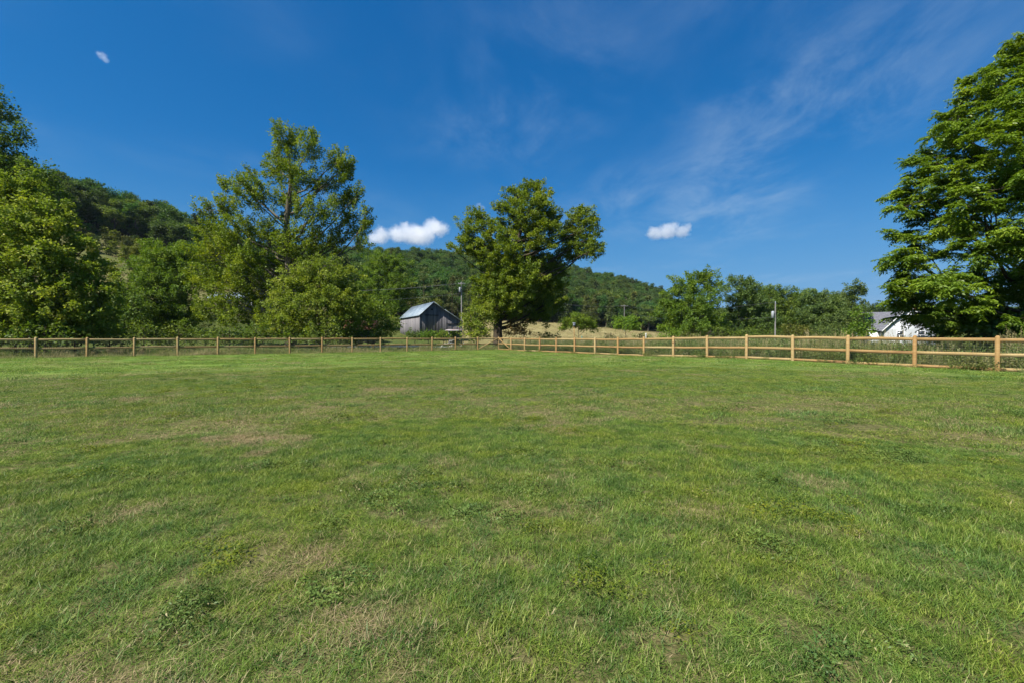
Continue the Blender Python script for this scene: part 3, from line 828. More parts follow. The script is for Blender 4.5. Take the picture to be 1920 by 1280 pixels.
m_drift, nt, out = newmat('bleached_wood')
geo = nt.nodes.new('ShaderNodeNewGeometry'); nz = noise(nt, geo.outputs['Position'], 5, 5, .7)
principled(nt, out, mixc(nt, nz, (0.22, 0.20, 0.17), (0.46, 0.43, 0.39)), .9, .1, nz, .5, .03)
def driftlog(pts, Y, rad, lab):
    P_ = np.array([at(u, y, Y + dy) for u, y, dy in pts]); o0 = P_[0].copy()
    root = empty('dead_branch', tuple(o0)); tag(root, lab, 'dead branch', 'bleached dead wood behind the left fence')
    t = np.linspace(0, 1, 9); tt = np.linspace(0, 1, len(P_)); Q = np.stack([np.interp(t, tt, P_[:, k] - o0[k]) for k in range(3)], -1)
    Q += np.random.default_rng(int(pts[0][0])).normal(0, .03, Q.shape)
    b = MB(); b.tube(Q, np.linspace(rad, rad * .45, 9), 7, cap=True); b.obj('log', m_drift, root, True)
    b = MB(); m_ = Q[4]; b.tube([m_, m_ + (.25, .05, .22), m_ + (.38, 0, .5)], [rad * .5, rad * .35, rad * .15], 5); b.obj('twig', m_drift, root, True)
driftlog([(827, 652, 0), (832, 645, 0), (845, 643.5, .5), (851, 644, .8)], 51, .10, 'bleached dead branch arched over the grass behind the left fence')
driftlog([(842, 651, 0), (849, 647, .2), (852, 644, .3)], 52, .11, 'short bleached stump leaning left of a fence post')
driftlog([(858, 646, 0), (864, 648, .5), (870, 643, 1)], 53, .09, 'forked bleached branch right of a fence post')
driftlog([(842, 640, 0), (848, 638.5, .5), (855, 637.5, 1)], 56, .10, 'grey dead limb lying behind the other bleached branches')
p = at(1414, 660, 27.5); b = MB(); r_ = np.random.default_rng(2)
th = np.linspace(0, 2 * np.pi, 9)[:-1]; vs = []
for z_, s_ in ((-.1, 1), (.06, 1.02), (.13, .8), (.17, .35)):
    vs += [[.30 * s_ * math.cos(t_) * (1 + .2 * math.sin(3 * t_)), .2 * s_ * math.sin(t_), z_ + r_.normal(0, .012)] for t_ in th]
b.add(vs, [[8 * i + j, 8 * i + (j + 1) % 8, 8 * i + 8 + (j + 1) % 8, 8 * i + 8 + j] for i in range(3) for j in range(8)] + [[24, 25, 26, 27], [24, 27, 28, 31], [28, 29, 30, 31]])
st = b.obj('stone', m_drift); st.location = (p[0], p[1], hz(p[0], p[1]) + .12); tag(st, 'pale flat stone among weeds behind the right fence', 'stone')

# ------------------------------------------------------------------ trees
def unit(v): return v / (np.linalg.norm(v, axis=-1, keepdims=True) + 1e-9)
UP = np.array([0, 0, 1.0])

def curve(A, B, rng, bend=0.15, n=6, sagup=0.0):
    A = np.asarray(A, float); B = np.asarray(B, float); t = np.linspace(0, 1, n)[:, None]
    L = np.linalg.norm(B - A); w = rng.normal(0, bend * L, 3) * np.array([1, 1, .6])
    P_ = A * (1 - t) + B * t + (4 * t * (1 - t)) * w * .35
    P_[:, 2] += (4 * t * (1 - t))[:, 0] * sagup * L
    P_[1:-1] += rng.normal(0, .012 * L, (n - 2, 3))
    return P_

def spray(lb, base, end, rng, n, L, W, spread, tint0, up=0.7, droop=0.0, mat=0, rnd=0.75):
    """leaves along a twig"""
    t = np.clip(rng.beta(2.0, 1.1, n), .05, 1.05)[:, None]
    ax = unit(end - base)
    c = base * (1 - t) + end * t
    off = rng.normal(0, 1, (n, 3)) * spread * np.array([1, 1, .62])
    c = c + off
    c[:, 2] -= droop * (np.linalg.norm(off[:, :2], axis=1))
    a = unit(ax * .5 + unit(off + 1e-6) * .8 + rng.normal(0, .5, (n, 3)) + np.array([0, 0, -.25 - droop]))
    nr = unit(UP * up + rng.normal(0, rnd, (n, 3)) + .25 * ax)
    sz = rng.uniform(.65, 1.25, n)
    lb.leaves(c, a, nr, L * sz, W * sz, np.clip(rng.normal(tint0, .18, n), 0, 1), mat)

def pinnate(lb, base, end, rng, n_l, L, W, tint0, mat=0):
    """a few long compound leaves fanned from the end of a twig: paired leaflets on a drooping stalk"""
    ax = unit(end - base)
    for k in range(n_l):
        t0 = rng.uniform(.35, 1.0); o = base * (1 - t0) + end * t0
        d = unit(ax * .6 + np.append(rng.normal(0, .8, 2), rng.normal(.15, .25)))
        ln = rng.uniform(.38, .62); m = 6
        s_ = np.linspace(.15, 1, m); pts = o + d * (s_ * ln)[:, None]; pts[:, 2] -= .32 * ln * s_ ** 2
        sd = unit(np.cross(d, UP)); dn = unit(d + np.array([0, 0, -.6]))
        for sg in (-1, 1):
            a = unit(sd * sg * .85 + dn * .45 + rng.normal(0, .12, (m, 3)) + np.array([0, 0, -.28]))
            nr = unit(UP + rng.normal(0, .28, (m, 3)))
            lb.leaves(pts, a, nr, L * rng.uniform(.8, 1.2, m), W, np.clip(rng.normal(tint0, .15, m), 0, 1), mat)

def tree(name, label, base, trunk, lobes, leaf, bark, trunk_r, seed, leaf_L=.24, leaf_W=.17, twigs=26, per=38, spread=.34, twig_len=(.8, 1.7),
         updir=.25, cat='tree', group=None, droop=0.0, pin=0, inner=.35, bare=0, up=.7, limb=1.0, rise=.8):
    """a tree whose leafy sprigs fill the union of the lobes; trunk: points; lobes: (centre, radii, weight)"""
    rng = np.random.default_rng(seed)
    root = empty(name, tuple(base)); tag(root, label, cat, group)
    base = np.asarray(base, float)
    wb, lb = MB(), MB()
    tp = np.asarray(trunk, float) - base
    k = len(tp); t = np.linspace(0, 1, 14); tp = np.stack([np.interp(t, np.linspace(0, 1, k), tp[:, c]) for c in range(3)], -1)
    tp[1:, :2] += np.cumsum(rng.normal(0, trunk_r * .12, (13, 2)), 0)
    rad = trunk_r * (1 - .86 * t); rad[0] *= 1.35; rad[1] *= 1.08
    wb.tube(tp, rad, 10)
    top = tp[-1, 2]
    axis = lambda z: np.stack([np.interp(z, tp[:, 2], tp[:, q]) for q in range(3)], -1)
    LC = np.array([np.asarray(c, float) - base for c, r, w in lobes]); LR = np.array([r for c, r, w in lobes]); LW = np.array([w for c, r, w in lobes])
    cnt = np.maximum(3, (twigs * LW * np.prod(LR, 1) ** (2 / 3)).astype(int))
    li = np.repeat(np.arange(len(lobes)), cnt); n = len(li)
    d = unit(rng.normal(0, 1, (n, 3)))
    sc = np.where(rng.random(n) < inner, rng.random(n) ** .4 * .8, rng.uniform(.72, 1.12, n))
    pts = LC[li] + d * LR[li] * sc[:, None] * (1 + .16 * rng.normal(0, 1, (n, 1)))
    lowest = LC[:, 2] - LR[:, 2]; keep = pts[:, 2] > max(.08, lowest.min() * .5); pts, d, li = pts[keep], d[keep], li[keep]; n = len(pts)
    ax = axis(pts[:, 2] - .25 * np.hypot(pts[:, 0] - tp[-1, 0], pts[:, 1] - tp[-1, 1]))
    dr = unit(unit(pts - ax) * .55 + d * .35 + UP * updir + rng.normal(0, .28, (n, 3)))
    ln = rng.uniform(*twig_len, n)[:, None]
    e_ = pts + dr * ln * .35; b0 = pts - dr * ln * .65
    # limbs to the middle of each group of sprigs, boughs from the limb, twigs to each sprig
    K = max(4, n // 26); C0 = pts[rng.permutation(n)[:K]].copy()
    for _ in range(4):
        own = ((pts[:, None] - C0[None]) ** 2).sum(-1).argmin(1)
        for q in range(K):
            if (own == q).any(): C0[q] = pts[own == q].mean(0)
    for q in range(K):
        mem = np.where(own == q)[0]
        if not len(mem): continue
        c0 = C0[q]; a0 = axis(np.array([c0[2]]))[0]; hd = np.hypot(*(c0[:2] - a0[:2]))
        za = np.clip(c0[2] - rise * hd - .3, top * .12, top * .97)
        A = axis(np.array([za]))[0]; ra = np.interp(za, tp[:, 2], rad)
        L_ = np.linalg.norm(c0 - A)
        br = min(ra * .6, limb * (.016 + .010 * L_ + .0012 * len(mem)))
        main = curve(A, c0, rng, .12, 8, -.06); wb.tube(main, np.linspace(br, br * .3, 8), 5)
        for m_ in np.array_split(mem[np.argsort(pts[mem, 2])], max(1, len(mem) // 7)):
            if not len(m_): continue
            s_ = b0[m_].mean(0) * .8 + c0 * .2; j = rng.integers(4, 8)
            wb.tube(curve(main[j], s_, rng, .12, 4), np.linspace(br * .4, max(.008, br * .12), 4), 4)
            for i_ in m_:
                wb.tube(np.array([s_, b0[i_] * .6 + s_ * .4 + rng.normal(0, .06, 3), b0[i_], e_[i_]]), [.016, .012, .009, .004], 3)
    sel = rng.random(n) >= bare; bb, ee, nn_ = b0[sel], e_[sel], sel.sum()
    tint = np.clip(rng.normal(.5, .14, nn_), .12, .92)
    if pin:
        m = 6; R1 = lambda a: np.repeat(a, pin, 0)
        t0 = rng.uniform(.15, 1.0, (nn_ * pin, 1)); o = R1(bb) * (1 - t0) + R1(ee) * t0
        dd = unit(R1(unit(ee - bb)) * .55 + np.concatenate([rng.normal(0, .75, (nn_ * pin, 2)), rng.normal(.12, .3, (nn_ * pin, 1))], 1))
        s_ = np.linspace(.15, 1, m)[None, :, None]; lg = rng.uniform(.34, .60, (nn_ * pin, 1, 1))
        P_ = o[:, None] + dd[:, None] * s_ * lg; P_[..., 2] -= (.38 * lg * s_ ** 2)[..., 0]
        sd = unit(np.cross(dd, UP)); dn = unit(dd + np.array([0, 0, -.7])); tt = np.repeat(np.repeat(tint, pin), m)
        for sg in (-1, 1):
            a = unit((sd * sg * .85 + dn * .45)[:, None] + rng.normal(0, .16, P_.shape) + np.array([0, 0, -.32]))
            nr = unit(UP + rng.normal(0, .34, P_.shape)); N_ = nn_ * pin * m
            lb.leaves(P_.reshape(-1, 3), a.reshape(-1, 3), nr.reshape(-1, 3), leaf_L * rng.uniform(.75, 1.2, N_), leaf_W * rng.uniform(.8, 1.2, N_), np.clip(tt + rng.normal(0, .14, N_), 0, 1))
    else:
        pr = np.maximum(4, (per * rng.uniform(.5, 1.45, nn_)).astype(int)); ix = np.repeat(np.arange(nn_), pr); N_ = len(ix)
        t0 = np.clip(rng.beta(1.7, 1.15, N_), .02, 1.05)[:, None]
        axd = unit(ee - bb)[ix]
        off = rng.normal(0, 1, (N_, 3)) * (spread * (1.12 - .55 * t0)) * np.array([1, 1, .75])
        c = bb[ix] * (1 - t0) + ee[ix] * t0 + off; c[:, 2] -= droop * np.hypot(off[:, 0], off[:, 1])
        a = unit(axd * .5 + unit(off + 1e-6) * .8 + rng.normal(0, .5, (N_, 3)) + np.array([0, 0, -.3 - droop]))
        nr = unit(UP * up + rng.normal(0, .50, (N_, 3)) + .2 * axd); sz = rng.uniform(.55, 1.25, N_)
        lb.leaves(c, a, nr, leaf_L * sz, leaf_W * sz * rng.uniform(.75, 1.1, N_), np.clip(tint[ix] + rng.normal(0, .17, N_), 0, 1))
    wb.obj('trunk', BARK[bark], root, True)
    lb.obj('crown', LEAF[leaf], root)
    return root

def px_lobes(Y, rows, seed, depth=1.0):
    """rows of (u, y, ru, ry, depth offset as a share of the crown's half width); returns lobes at real distance"""
    out = []; rng = np.random.default_rng(seed)
    for row in rows:
        u, y, ru, ry = row[:4]; dz = row[4] if len(row) > 4 else rng.uniform(-.6, .6); w = row[5] if len(row) > 5 else 1.0
        c = at(u, y, Y); k = Y / F
        c[1] += dz * depth
        c[0] *= c[1] / Y; c[2] = HC + (c[2] - HC) * c[1] / Y
        out.append((c, (ru * k, max(ru, ry) * k * .8, ry * k), w))
    return out

def ground_at(u, Y, dx=0):
    x = (u - 960) / F * Y; return np.array([x, Y, hz(x, Y)])

# -- big left sycamore, airy top
Y = 53; b0 = ground_at(545, Y)
rows = [(512, 250, 22, 32, 0), (536, 262, 20, 34, .2), (568, 262, 22, 36, -.2), (604, 285, 12, 26, .3), (628, 300, 18, 34, 0), (648, 330, 16, 30, .2), (500, 300, 30, 36, .5),
        (552, 318, 34, 36, -.5), (600, 345, 30, 32, .4), (452, 312, 16, 14, 0), (440, 345, 28, 26, .3), (480, 365, 36, 34, -.5), (540, 385, 38, 38, .6), (592, 400, 36, 34, -.6), (645, 385, 32, 34, .2),
        (672, 370, 16, 22, 0), (660, 425, 34, 26, .4), (688, 410, 12, 20, 0), (428, 385, 28, 26, 0), (382, 388, 20, 16, 0), (398, 425, 34, 28, .3), (440, 435, 42, 32, -.5), (500, 440, 40, 34, .7), (560, 450, 42, 34, -.4), (615, 455, 38, 30, .5),
        (680, 455, 18, 16, .1), (408, 475, 44, 32, .2), (465, 490, 40, 32, -.6), (530, 500, 44, 30, .8), (600, 505, 44, 30, .5), (388, 520, 32, 26, .3), (430, 540, 44, 30, -.4), (400, 575, 34, 28, .2), (455, 590, 40, 30, -.5), (490, 548, 34, 30, .1)]
rows = [(r_[0], r_[1] + (12 if r_[1] < 330 else 0), r_[2] * (.82 if r_[1] < 420 else 1), r_[3] * .9, r_[4]) for r_ in rows]
rows = [((r_[0] + (18 if r_[1] < 330 else 0)),) + r_[1:] for r_ in rows]
tree('sycamore_tree', 'tallest tree left of the barn, airy crown with bare upper limbs showing against sky', b0,
     [b0 - (0, 0, .3), b0 + (0, 0, 6), at(541, 430, Y), at(545, 330, Y), at(536, 262, Y)],
     px_lobes(Y, rows, 1, 4.5), 'sycamore', 'grey', .55, 21, leaf_L=.19, leaf_W=.17, twigs=16, per=72, spread=.19, twig_len=(.9, 1.9), updir=.75, inner=.3)
# -- bushy tree in front right of it
Y = 48; b0 = ground_at(600, Y)
rows = [(600, 510, 42, 30, 0), (560, 520, 36, 30, -.4), (640, 525, 36, 28, .2), (575, 560, 44, 32, -.6), (625, 565, 42, 30, -.5), (560, 600, 44, 28, -.3), (610, 605, 46, 28, -.6), (530, 570, 30, 34, .1), (520, 610, 34, 24, -.4), (655, 560, 30, 34, .4), (650, 600, 34, 30, 0)]
tree('bushy_tree', 'pale green bushy tree hugging the fence in front of the tallest left tree', b0, [b0 - (0, 0, .2), b0 + (.2, 0, 2.5), at(600, 530, Y)],
     px_lobes(Y, rows, 2, 2.4), 'pale', 'grey', .22, 22, leaf_L=.18, leaf_W=.14, twigs=21, per=70, spread=.19, twig_len=(.5, 1.0), updir=.3)
# -- dark shrub beside the barn
Y = 53; b0 = ground_at(700, Y)
rows = [(690, 570, 32, 26, 0), (715, 585, 26, 26, -.3), (672, 595, 32, 28, -.4), (705, 612, 34, 20, -.5), (735, 602, 16, 22, 0), (730, 622, 14, 12, 0), (660, 622, 26, 14, -.4)]
tree('dark_shrub', 'dark green spreading shrub left of the barn wall', b0, [b0 - (0, 0, .2), b0 + (0, 0, 1.4), at(695, 580, Y)],
     px_lobes(Y, rows, 3, 2.0), 'lush', 'dark', .16, 23, leaf_L=.24, leaf_W=.12, twigs=18, per=34, spread=.28, twig_len=(.6, 1.3), updir=.1, cat='shrub')
# -- pale broad tree at the left
Y = 37; b0 = ground_at(60, Y)
rows = [(30, 350, 34, 36, 0), (60, 372, 38, 36, .3), (10, 400, 46, 40, -.3), (85, 405, 38, 34, -.2), (50, 430, 52, 40, -.8), (112, 440, 36, 36, .1), (0, 470, 60, 44, -.6), (90, 480, 50, 40, -.8), (150, 475, 34, 30, 0),
        (40, 520, 60, 44, -1), (120, 520, 48, 38, -.6), (180, 505, 28, 26, .1), (170, 540, 40, 30, -.3), (90, 570, 60, 40, -1), (20, 580, 60, 40, -.9), (150, 580, 48, 34, -.6), (190, 580, 30, 28, -.1), (60, 615, 60, 24, -.9), (130, 612, 50, 24, -.6), (-40, 440, 60, 60, 0), (-50, 560, 60, 60, -.3), (195, 612, 30, 20, -.3), (0, 618, 50, 20, -.8)]
tree('maple_tree', 'broad pale green tree at the left edge with large pale leaves', b0, [b0 - (0, 0, .3), b0 + (.2, 0, 4), at(40, 380, Y)],
     px_lobes(Y, rows, 4, 2.6), 'pale', 'grey', .32, 24, leaf_L=.21, leaf_W=.17, twigs=19, per=66, spread=.19, twig_len=(.5, 1.0), updir=.35)
# -- tall dark tree at the left frame edge
Y = 62; b0 = ground_at(-40, Y)
rows = [(5, 210, 12, 26, 0), (35, 245, 10, 10, 0), (48, 264, 22, 8, .2), (12, 262, 14, 14, 0), (-20, 220, 34, 50, 0), (-30, 290, 60, 50, 0), (20, 310, 46, 26, .3), (60, 325, 34, 22, 0), (85, 345, 24, 22, .2), (30, 360, 60, 40, .4), (100, 375, 26, 30, .3), (-60, 380, 70, 60, 0), (60, 420, 70, 50, .5), (-40, 480, 70, 70, .3)]
tree('tall_tree', 'tall dark tree cut by the left edge, loose sprigs at its top', b0, [b0 - (0, 0, .3), b0 + (0, 0, 8), at(-25, 260, Y), at(5, 195, Y)],
     px_lobes(Y, rows, 5, 3.5), 'dark', 'dark', .5, 25, leaf_L=.32, leaf_W=.25, twigs=9, per=40, spread=.42, twig_len=(.9, 1.8))
# -- rounded mid-green tree between the left trees
Y = 62; b0 = ground_at(310, Y)
rows = [(315, 478, 46, 26, 0), (280, 485, 30, 24, .2), (350, 490, 34, 28, .1), (300, 515, 48, 34, -.5), (345, 530, 40, 34, -.3), (275, 540, 40, 34, -.4), (310, 560, 50, 38, -.8), (270, 590, 44, 30, -.5), (340, 590, 42, 32, -.5), (300, 612, 56, 22, -.8)]
tree('rounded_tree', 'rounded mid-green tree between the left edge tree and the tallest tree', b0, [b0 - (0, 0, .3), b0 + (0, 0, 3), at(312, 495, Y)],
     px_lobes(Y, rows, 6, 3.0), 'lush', 'dark', .25, 26, leaf_L=.23, leaf_W=.16, twigs=14, per=70, spread=.23, twig_len=(.7, 1.5))
Y = 56; b0 = ground_at(232, Y)
rows = [(232, 545, 28, 24, 0), (215, 570, 26, 26, 0), (250, 575, 26, 26, -.3), (230, 600, 36, 28, -.4), (262, 610, 26, 22, -.4), (205, 615, 26, 18, 0)]
tree('dark_sapling', 'small dark leafy tree in the gap beside the pale left tree', b0, [b0 - (0, 0, .2), b0 + (.1, 0, 2), at(232, 555, Y)],
     px_lobes(Y, rows, 7, 1.8), 'dark', 'dark', .12, 27, leaf_L=.26, leaf_W=.20, twigs=13, per=30, spread=.30, twig_len=(.6, 1.2))
# -- centre sycamore
Y = 60; b0 = ground_at(936, Y)
rows = [(1002, 362, 28, 24, 0), (968, 372, 22, 20, .3), (1000, 395, 40, 30, -.3), (955, 400, 26, 26, .2), (1030, 410, 26, 24, .1), (892, 412, 26, 22, .1), (915, 440, 32, 28, -.3), (875, 438, 16, 22, 0), (975, 430, 40, 32, .6), (1020, 440, 36, 30, -.5), (1085, 402, 22, 22, .1), (1100, 430, 24, 28, 0),
        (1070, 440, 28, 26, .3), (1112, 462, 18, 22, -.2), (1085, 470, 30, 20, 0), (1058, 476, 20, 14, .2), (868, 462, 26, 14, 0), (905, 468, 30, 18, .3), (940, 470, 36, 28, -.6), (990, 478, 40, 28, .5), (930, 505, 36, 30, .4), (975, 512, 42, 30, -.6), (1025, 500, 30, 26, .4), (920, 535, 30, 26, -.3),
        (960, 548, 40, 30, -.7), (1010, 540, 40, 30, .4), (1045, 520, 22, 26, .2), (1035, 560, 32, 26, .2), (985, 580, 40, 26, .5), (940, 575, 30, 24, -.4), (1015, 588, 26, 18, .3), (905, 560, 22, 26, .1)]
tree('sycamore_tree', 'full round-lobed tree with thick dark trunk right of the barn at the fence corner', b0,
     [b0 - (0, 0, .3), b0 + (-.1, 0, 2.5), at(940, 540, Y), at(962, 460, Y), at(990, 385, Y)],
     px_lobes(Y, rows, 8, 4.0), 'sycamore', 'dark', .72, 28, leaf_L=.20, leaf_W=.18, twigs=18, per=82, spread=.20, twig_len=(.5, 1.15), updir=.3, rise=.5)
Y = 56; b0 = ground_at(893, Y)
rows = [(893, 590, 22, 22, 0), (880, 608, 16, 20, 0), (905, 612, 18, 20, -.2), (893, 622, 26, 16, -.3), (915, 590, 14, 18, .2)]
tree('leafy_bush', 'light green bush beside the trunk of the centre tree', b0, [b0 - (0, 0, .2), b0 + (0, 0, 1), at(893, 600, Y)],
     px_lobes(Y, rows, 9, 1.2), 'pale', 'grey', .08, 29, leaf_L=.22, leaf_W=.18, twigs=22, per=32, spread=.24, twig_len=(.5, .9), cat='bush')
Y = 58; b0 = ground_at(968, Y)
rows = [(962, 606, 14, 12, 0), (978, 616, 14, 12, 0), (960, 622, 16, 12, -.2), (985, 625, 12, 10, 0)]
tree('reddish_bush', 'small dark reddish bush right of the thick trunk', b0, [b0 - (0, 0, .2), b0 + (0, 0, .8), at(967, 612, Y)],
     px_lobes(Y, rows, 10, .8), 'red', 'dark', .06, 30, leaf_L=.22, leaf_W=.18, twigs=20, per=26, spread=.24, twig_len=(.5, .9), cat='bush')
# -- umbrella shaped small tree, round yellow-green tree
Y = 58; b0 = ground_at(1086, Y)
rows = [(1083, 594, 15, 8, 0), (1064, 605, 14, 9, .2), (1100, 604, 16, 9, -.1), (1085, 606, 18, 9, -.3), (1056, 612, 9, 6, 0), (1116, 615, 8, 7, 0), (1098, 614, 12, 6, .3)]
tree('umbrella_tree', 'small umbrella-shaped green tree with thin forked stem in front of the hayfield', b0, [b0 - (0, 0, .1), b0 + (-.1, 0, .9), at(1083, 600, Y)],
     px_lobes(Y, rows, 11, .9), 'bright', 'grey', .075, 31, leaf_L=.20, leaf_W=.10, twigs=46, per=44, spread=.18, twig_len=(.4, .8), droop=.25, updir=.05)
Y = 92; b0 = ground_at(1172, Y)
rows = [(1172, 600, 18, 10, 0), (1160, 608, 14, 9, 0), (1186, 606, 14, 10, .2), (1172, 612, 22, 9, -.2)]
tree('round_tree', 'small round yellow-green tree at the edge of the hayfield', b0, [b0 - (0, 0, .1), b0 + (.1, 0, 1.2), at(1173, 602, Y)],
     px_lobes(Y, rows, 12, 1.5), 'bright', 'dark', .10, 32, leaf_L=.26, leaf_W=.20, twigs=18, per=34, spread=.28, twig_len=(.5, 1.0))

# -- right-hand big walnut
Y = 25; b0 = ground_at(1965, Y)
rng = np.random.default_rng(77); rows = []
prof = [(72, 1868), (95, 1850), (115, 1828), (137, 1790), (165, 1776), (195, 1745), (222, 1730), (248, 1697), (275, 1690), (300, 1667), (328, 1680), (350, 1655), (373, 1636), (402, 1672), (430, 1650), (463, 1642), (497, 1648), (525, 1626), (548, 1662), (566, 1676), (582, 1690), (600, 1730)]
for y, u0 in prof:                     # tiers of flat sprays reaching out to the left
    n = max(2, int((2010 - u0) / 56))
    for q in range(n):
        uu = u0 + 26 + q * (2010 - u0) / n + rng.uniform(-10, 10)
        rows.append((uu + 24, y + 12 + rng.uniform(-15, 15) * (q > 0) + (6 if q == 0 else 0), 30 + rng.uniform(-4, 12), 15 + rng.uniform(0, 11), (rng.uniform(-.25, .25) if q == 0 else rng.uniform(-1, .7)), 1.0))
rows += [(2060, y, 70, 60, d_, .55) for y, d_ in ((130, 0), (240, -.5), (340, .5), (450, -.6), (540, .4))]
rows += [(1990, 70, 60, 30, 0), (1925, 90, 26, 22, .1), (1900, 600, 60, 22, .3), (1830, 590, 50, 22, .5)]
tree('walnut_tree', 'very large tree with layered compound-leaf sprays filling the right edge', b0, [b0 - (0, 0, .3), b0 + (0, 0, 4), at(1960, 300, Y), at(1945, 90, Y)],
     px_lobes(Y, rows, 13, 5.2), 'walnut', 'dark', .42, 33, leaf_L=.20, leaf_W=.075, limb=.8, rise=.6, twigs=13, pin=19, twig_len=(.45, .95), updir=-.02, inner=.4)
Y = 24; b0 = ground_at(1862, Y)
rows = [(1862, 608, 30, 18, 0), (1840, 618, 24, 16, -.2), (1885, 615, 28, 18, 0), (1862, 630, 38, 16, -.4), (1905, 632, 20, 14, 0)]
tree('catalpa_bush', 'bush with large rounded bluish-green leaves under the big right tree', b0, [b0 - (0, 0, .1), b0 + (0, 0, .8), at(1862, 615, Y)],
     px_lobes(Y, rows, 14, .6), 'bluish', 'grey', .05, 34, leaf_L=.27, leaf_W=.23, twigs=40, per=10, spread=.17, twig_len=(.3, .6), updir=.2, cat='bush')

# -- clump of trees right of centre, and shrubs there
def clump(name, label, u, Y, rows, leaf, seed, bark='dark', cat='tree', **kw):
    b0 = ground_at(u, Y); tops = min(r[1] - r[3] * .3 for r in rows)
    a = dict(leaf_L=.27, leaf_W=.20, twigs=10, per=68, spread=.26, twig_len=(.7, 1.6), updir=.4); a.update(kw)
    dp = a.pop('dp', 3.0); tr = a.pop('tr', .28)
    return tree(name, label, b0, [b0 - (0, 0, .2), b0 + (0, 0, 2), at(u + 2, tops, Y)], px_lobes(Y, rows, seed, dp), leaf, bark, tr, seed, cat=cat, **a)
clump('broad_tree', 'broad light green tree right of the hill, left part of the right clump', 1300, 78, [(1278, 535, 26, 18, 0), (1305, 525, 22, 18, .2), (1322, 512, 16, 12, 0), (1330, 530, 24, 18, 0), (1290, 555, 34, 22, -.3), (1325, 556, 30, 22, -.4), (1260, 565, 24, 20, 0), (1255, 590, 26, 20, -.1), (1285, 585, 34, 24, -.7), (1320, 588, 36, 24, -.7), (1300, 612, 46, 18, -.8), (1345, 610, 20, 18, -.3), (1262, 612, 26, 16, -.3)], 'lush', 101)
clump('dark_tree', 'darker tree with bare lower branches in the middle of the right clump', 1385, 82, [(1372, 528, 16, 12, 0), (1395, 530, 18, 14, .2), (1405, 538, 20, 16, 0), (1380, 550, 26, 20, -.3), (1410, 560, 28, 22, -.3), (1370, 580, 22, 24, .1), (1430, 575, 22, 22, .3), (1400, 590, 26, 18, .6), (1365, 610, 22, 18, -.3), (1420, 608, 30, 18, -.2), (1440, 600, 20, 22, .1)], 'forest', 102, bare=.06)
clump('dark_tree', 'dense dark tree left of the pole with transformer', 1465, 95, [(1450, 548, 20, 12, 0), (1475, 556, 26, 16, 0), (1440, 565, 24, 18, -.2), (1470, 580, 36, 20, -.5), (1500, 575, 24, 20, 0), (1455, 605, 36, 22, -.5), (1495, 605, 32, 20, -.4)], 'dark', 103)
clump('olive_tree', 'olive-green tree between the pole and the grey-green tree', 1540, 88, [(1520, 560, 18, 12, 0), (1545, 558, 20, 12, 0), (1535, 575, 30, 18, -.3), (1565, 575, 22, 18, .1), (1525, 600, 32, 22, -.4), (1562, 602, 30, 20, -.4)], 'grey', 104)
clump('grey_green_tree', 'tall grey-green open tree just left of the house roof', 1600, 80, [(1598, 538, 18, 12, 0), (1612, 548, 14, 12, 0), (1588, 555, 16, 12, .2), (1602, 570, 20, 12, 0), (1590, 595, 28, 18, -.3), (1570, 610, 26, 16, -.2), (1608, 615, 22, 14, -.3)], 'grey', 105, per=60)
clump('back_row_tree', 'green tree filling the back row between the dark trees and the pole', 1425, 128, [(1410, 556, 20, 14, 0), (1440, 552, 22, 14, 0), (1425, 575, 34, 20, 0), (1450, 590, 28, 20, 0), (1395, 590, 24, 20, 0)], 'lush', 121)
clump('back_row_tree', 'green tree in the back row right of the pole with transformer', 1500, 132, [(1490, 560, 20, 12, 0), (1515, 556, 22, 14, 0), (1500, 578, 36, 20, 0), (1520, 598, 30, 18, 0)], 'lush', 122)
clump('back_row_tree', 'green tree in the back row before the grey-green tree', 1570, 128, [(1555, 560, 20, 12, 0), (1580, 558, 20, 12, 0), (1565, 580, 34, 20, 0), (1590, 600, 26, 18, 0)], 'forest', 123)
clump('back_row_tree', 'low far tree in the gap between grey-green tree and house roof', 1648, 190, [(1640, 582, 20, 9, 0), (1665, 584, 22, 8, 0), (1650, 596, 30, 12, 0), (1690, 588, 20, 10, 0)], 'forest', 124, leaf_L=.4, leaf_W=.3)
clump('yellow_green_bush', 'bright yellow-green bush against the house roof', 1618, 62, [(1612, 588, 14, 14, 0), (1626, 600, 11, 12, 0), (1614, 612, 18, 14, -.2), (1632, 624, 15, 10, -.2), (1603, 625, 16, 12, 0)], 'bright', 106, cat='bush', leaf_L=.26, leaf_W=.2, twigs=14, per=26, spread=.28, twig_len=(.5, 1.0), tr=.08, dp=1.2)
clump('olive_bush', 'rounded olive bush right of the pole with transformer', 1490, 70, [(1478, 618, 16, 9, 0), (1500, 616, 18, 9, 0), (1488, 626, 24, 9, -.2), (1512, 626, 12, 8, 0)], 'olive', 107, cat='bush', leaf_L=.22, leaf_W=.14, twigs=18, per=28, spread=.26, twig_len=(.4, .8), tr=.06, dp=1.0)
clump('grey_bush', 'grey-green scrub at the foot of the grey-green tree', 1560, 68, [(1540, 620, 20, 10, 0), (1570, 620, 20, 12, 0), (1592, 625, 16, 10, 0), (1555, 630, 30, 8, -.2)], 'grey', 108, cat='bush', leaf_L=.22, leaf_W=.12, twigs=16, per=26, spread=.28, twig_len=(.4, .9), tr=.06, dp=1.0)
clump('low_bush', 'low bright bush at the foot of the broad light tree', 1258, 66, [(1255, 624, 14, 9, 0), (1268, 627, 12, 7, 0), (1245, 629, 12, 6, 0)], 'bright', 109, cat='bush', leaf_L=.22, leaf_W=.14, twigs=18, per=26, spread=.24, twig_len=(.4, .8), tr=.05, dp=.8)
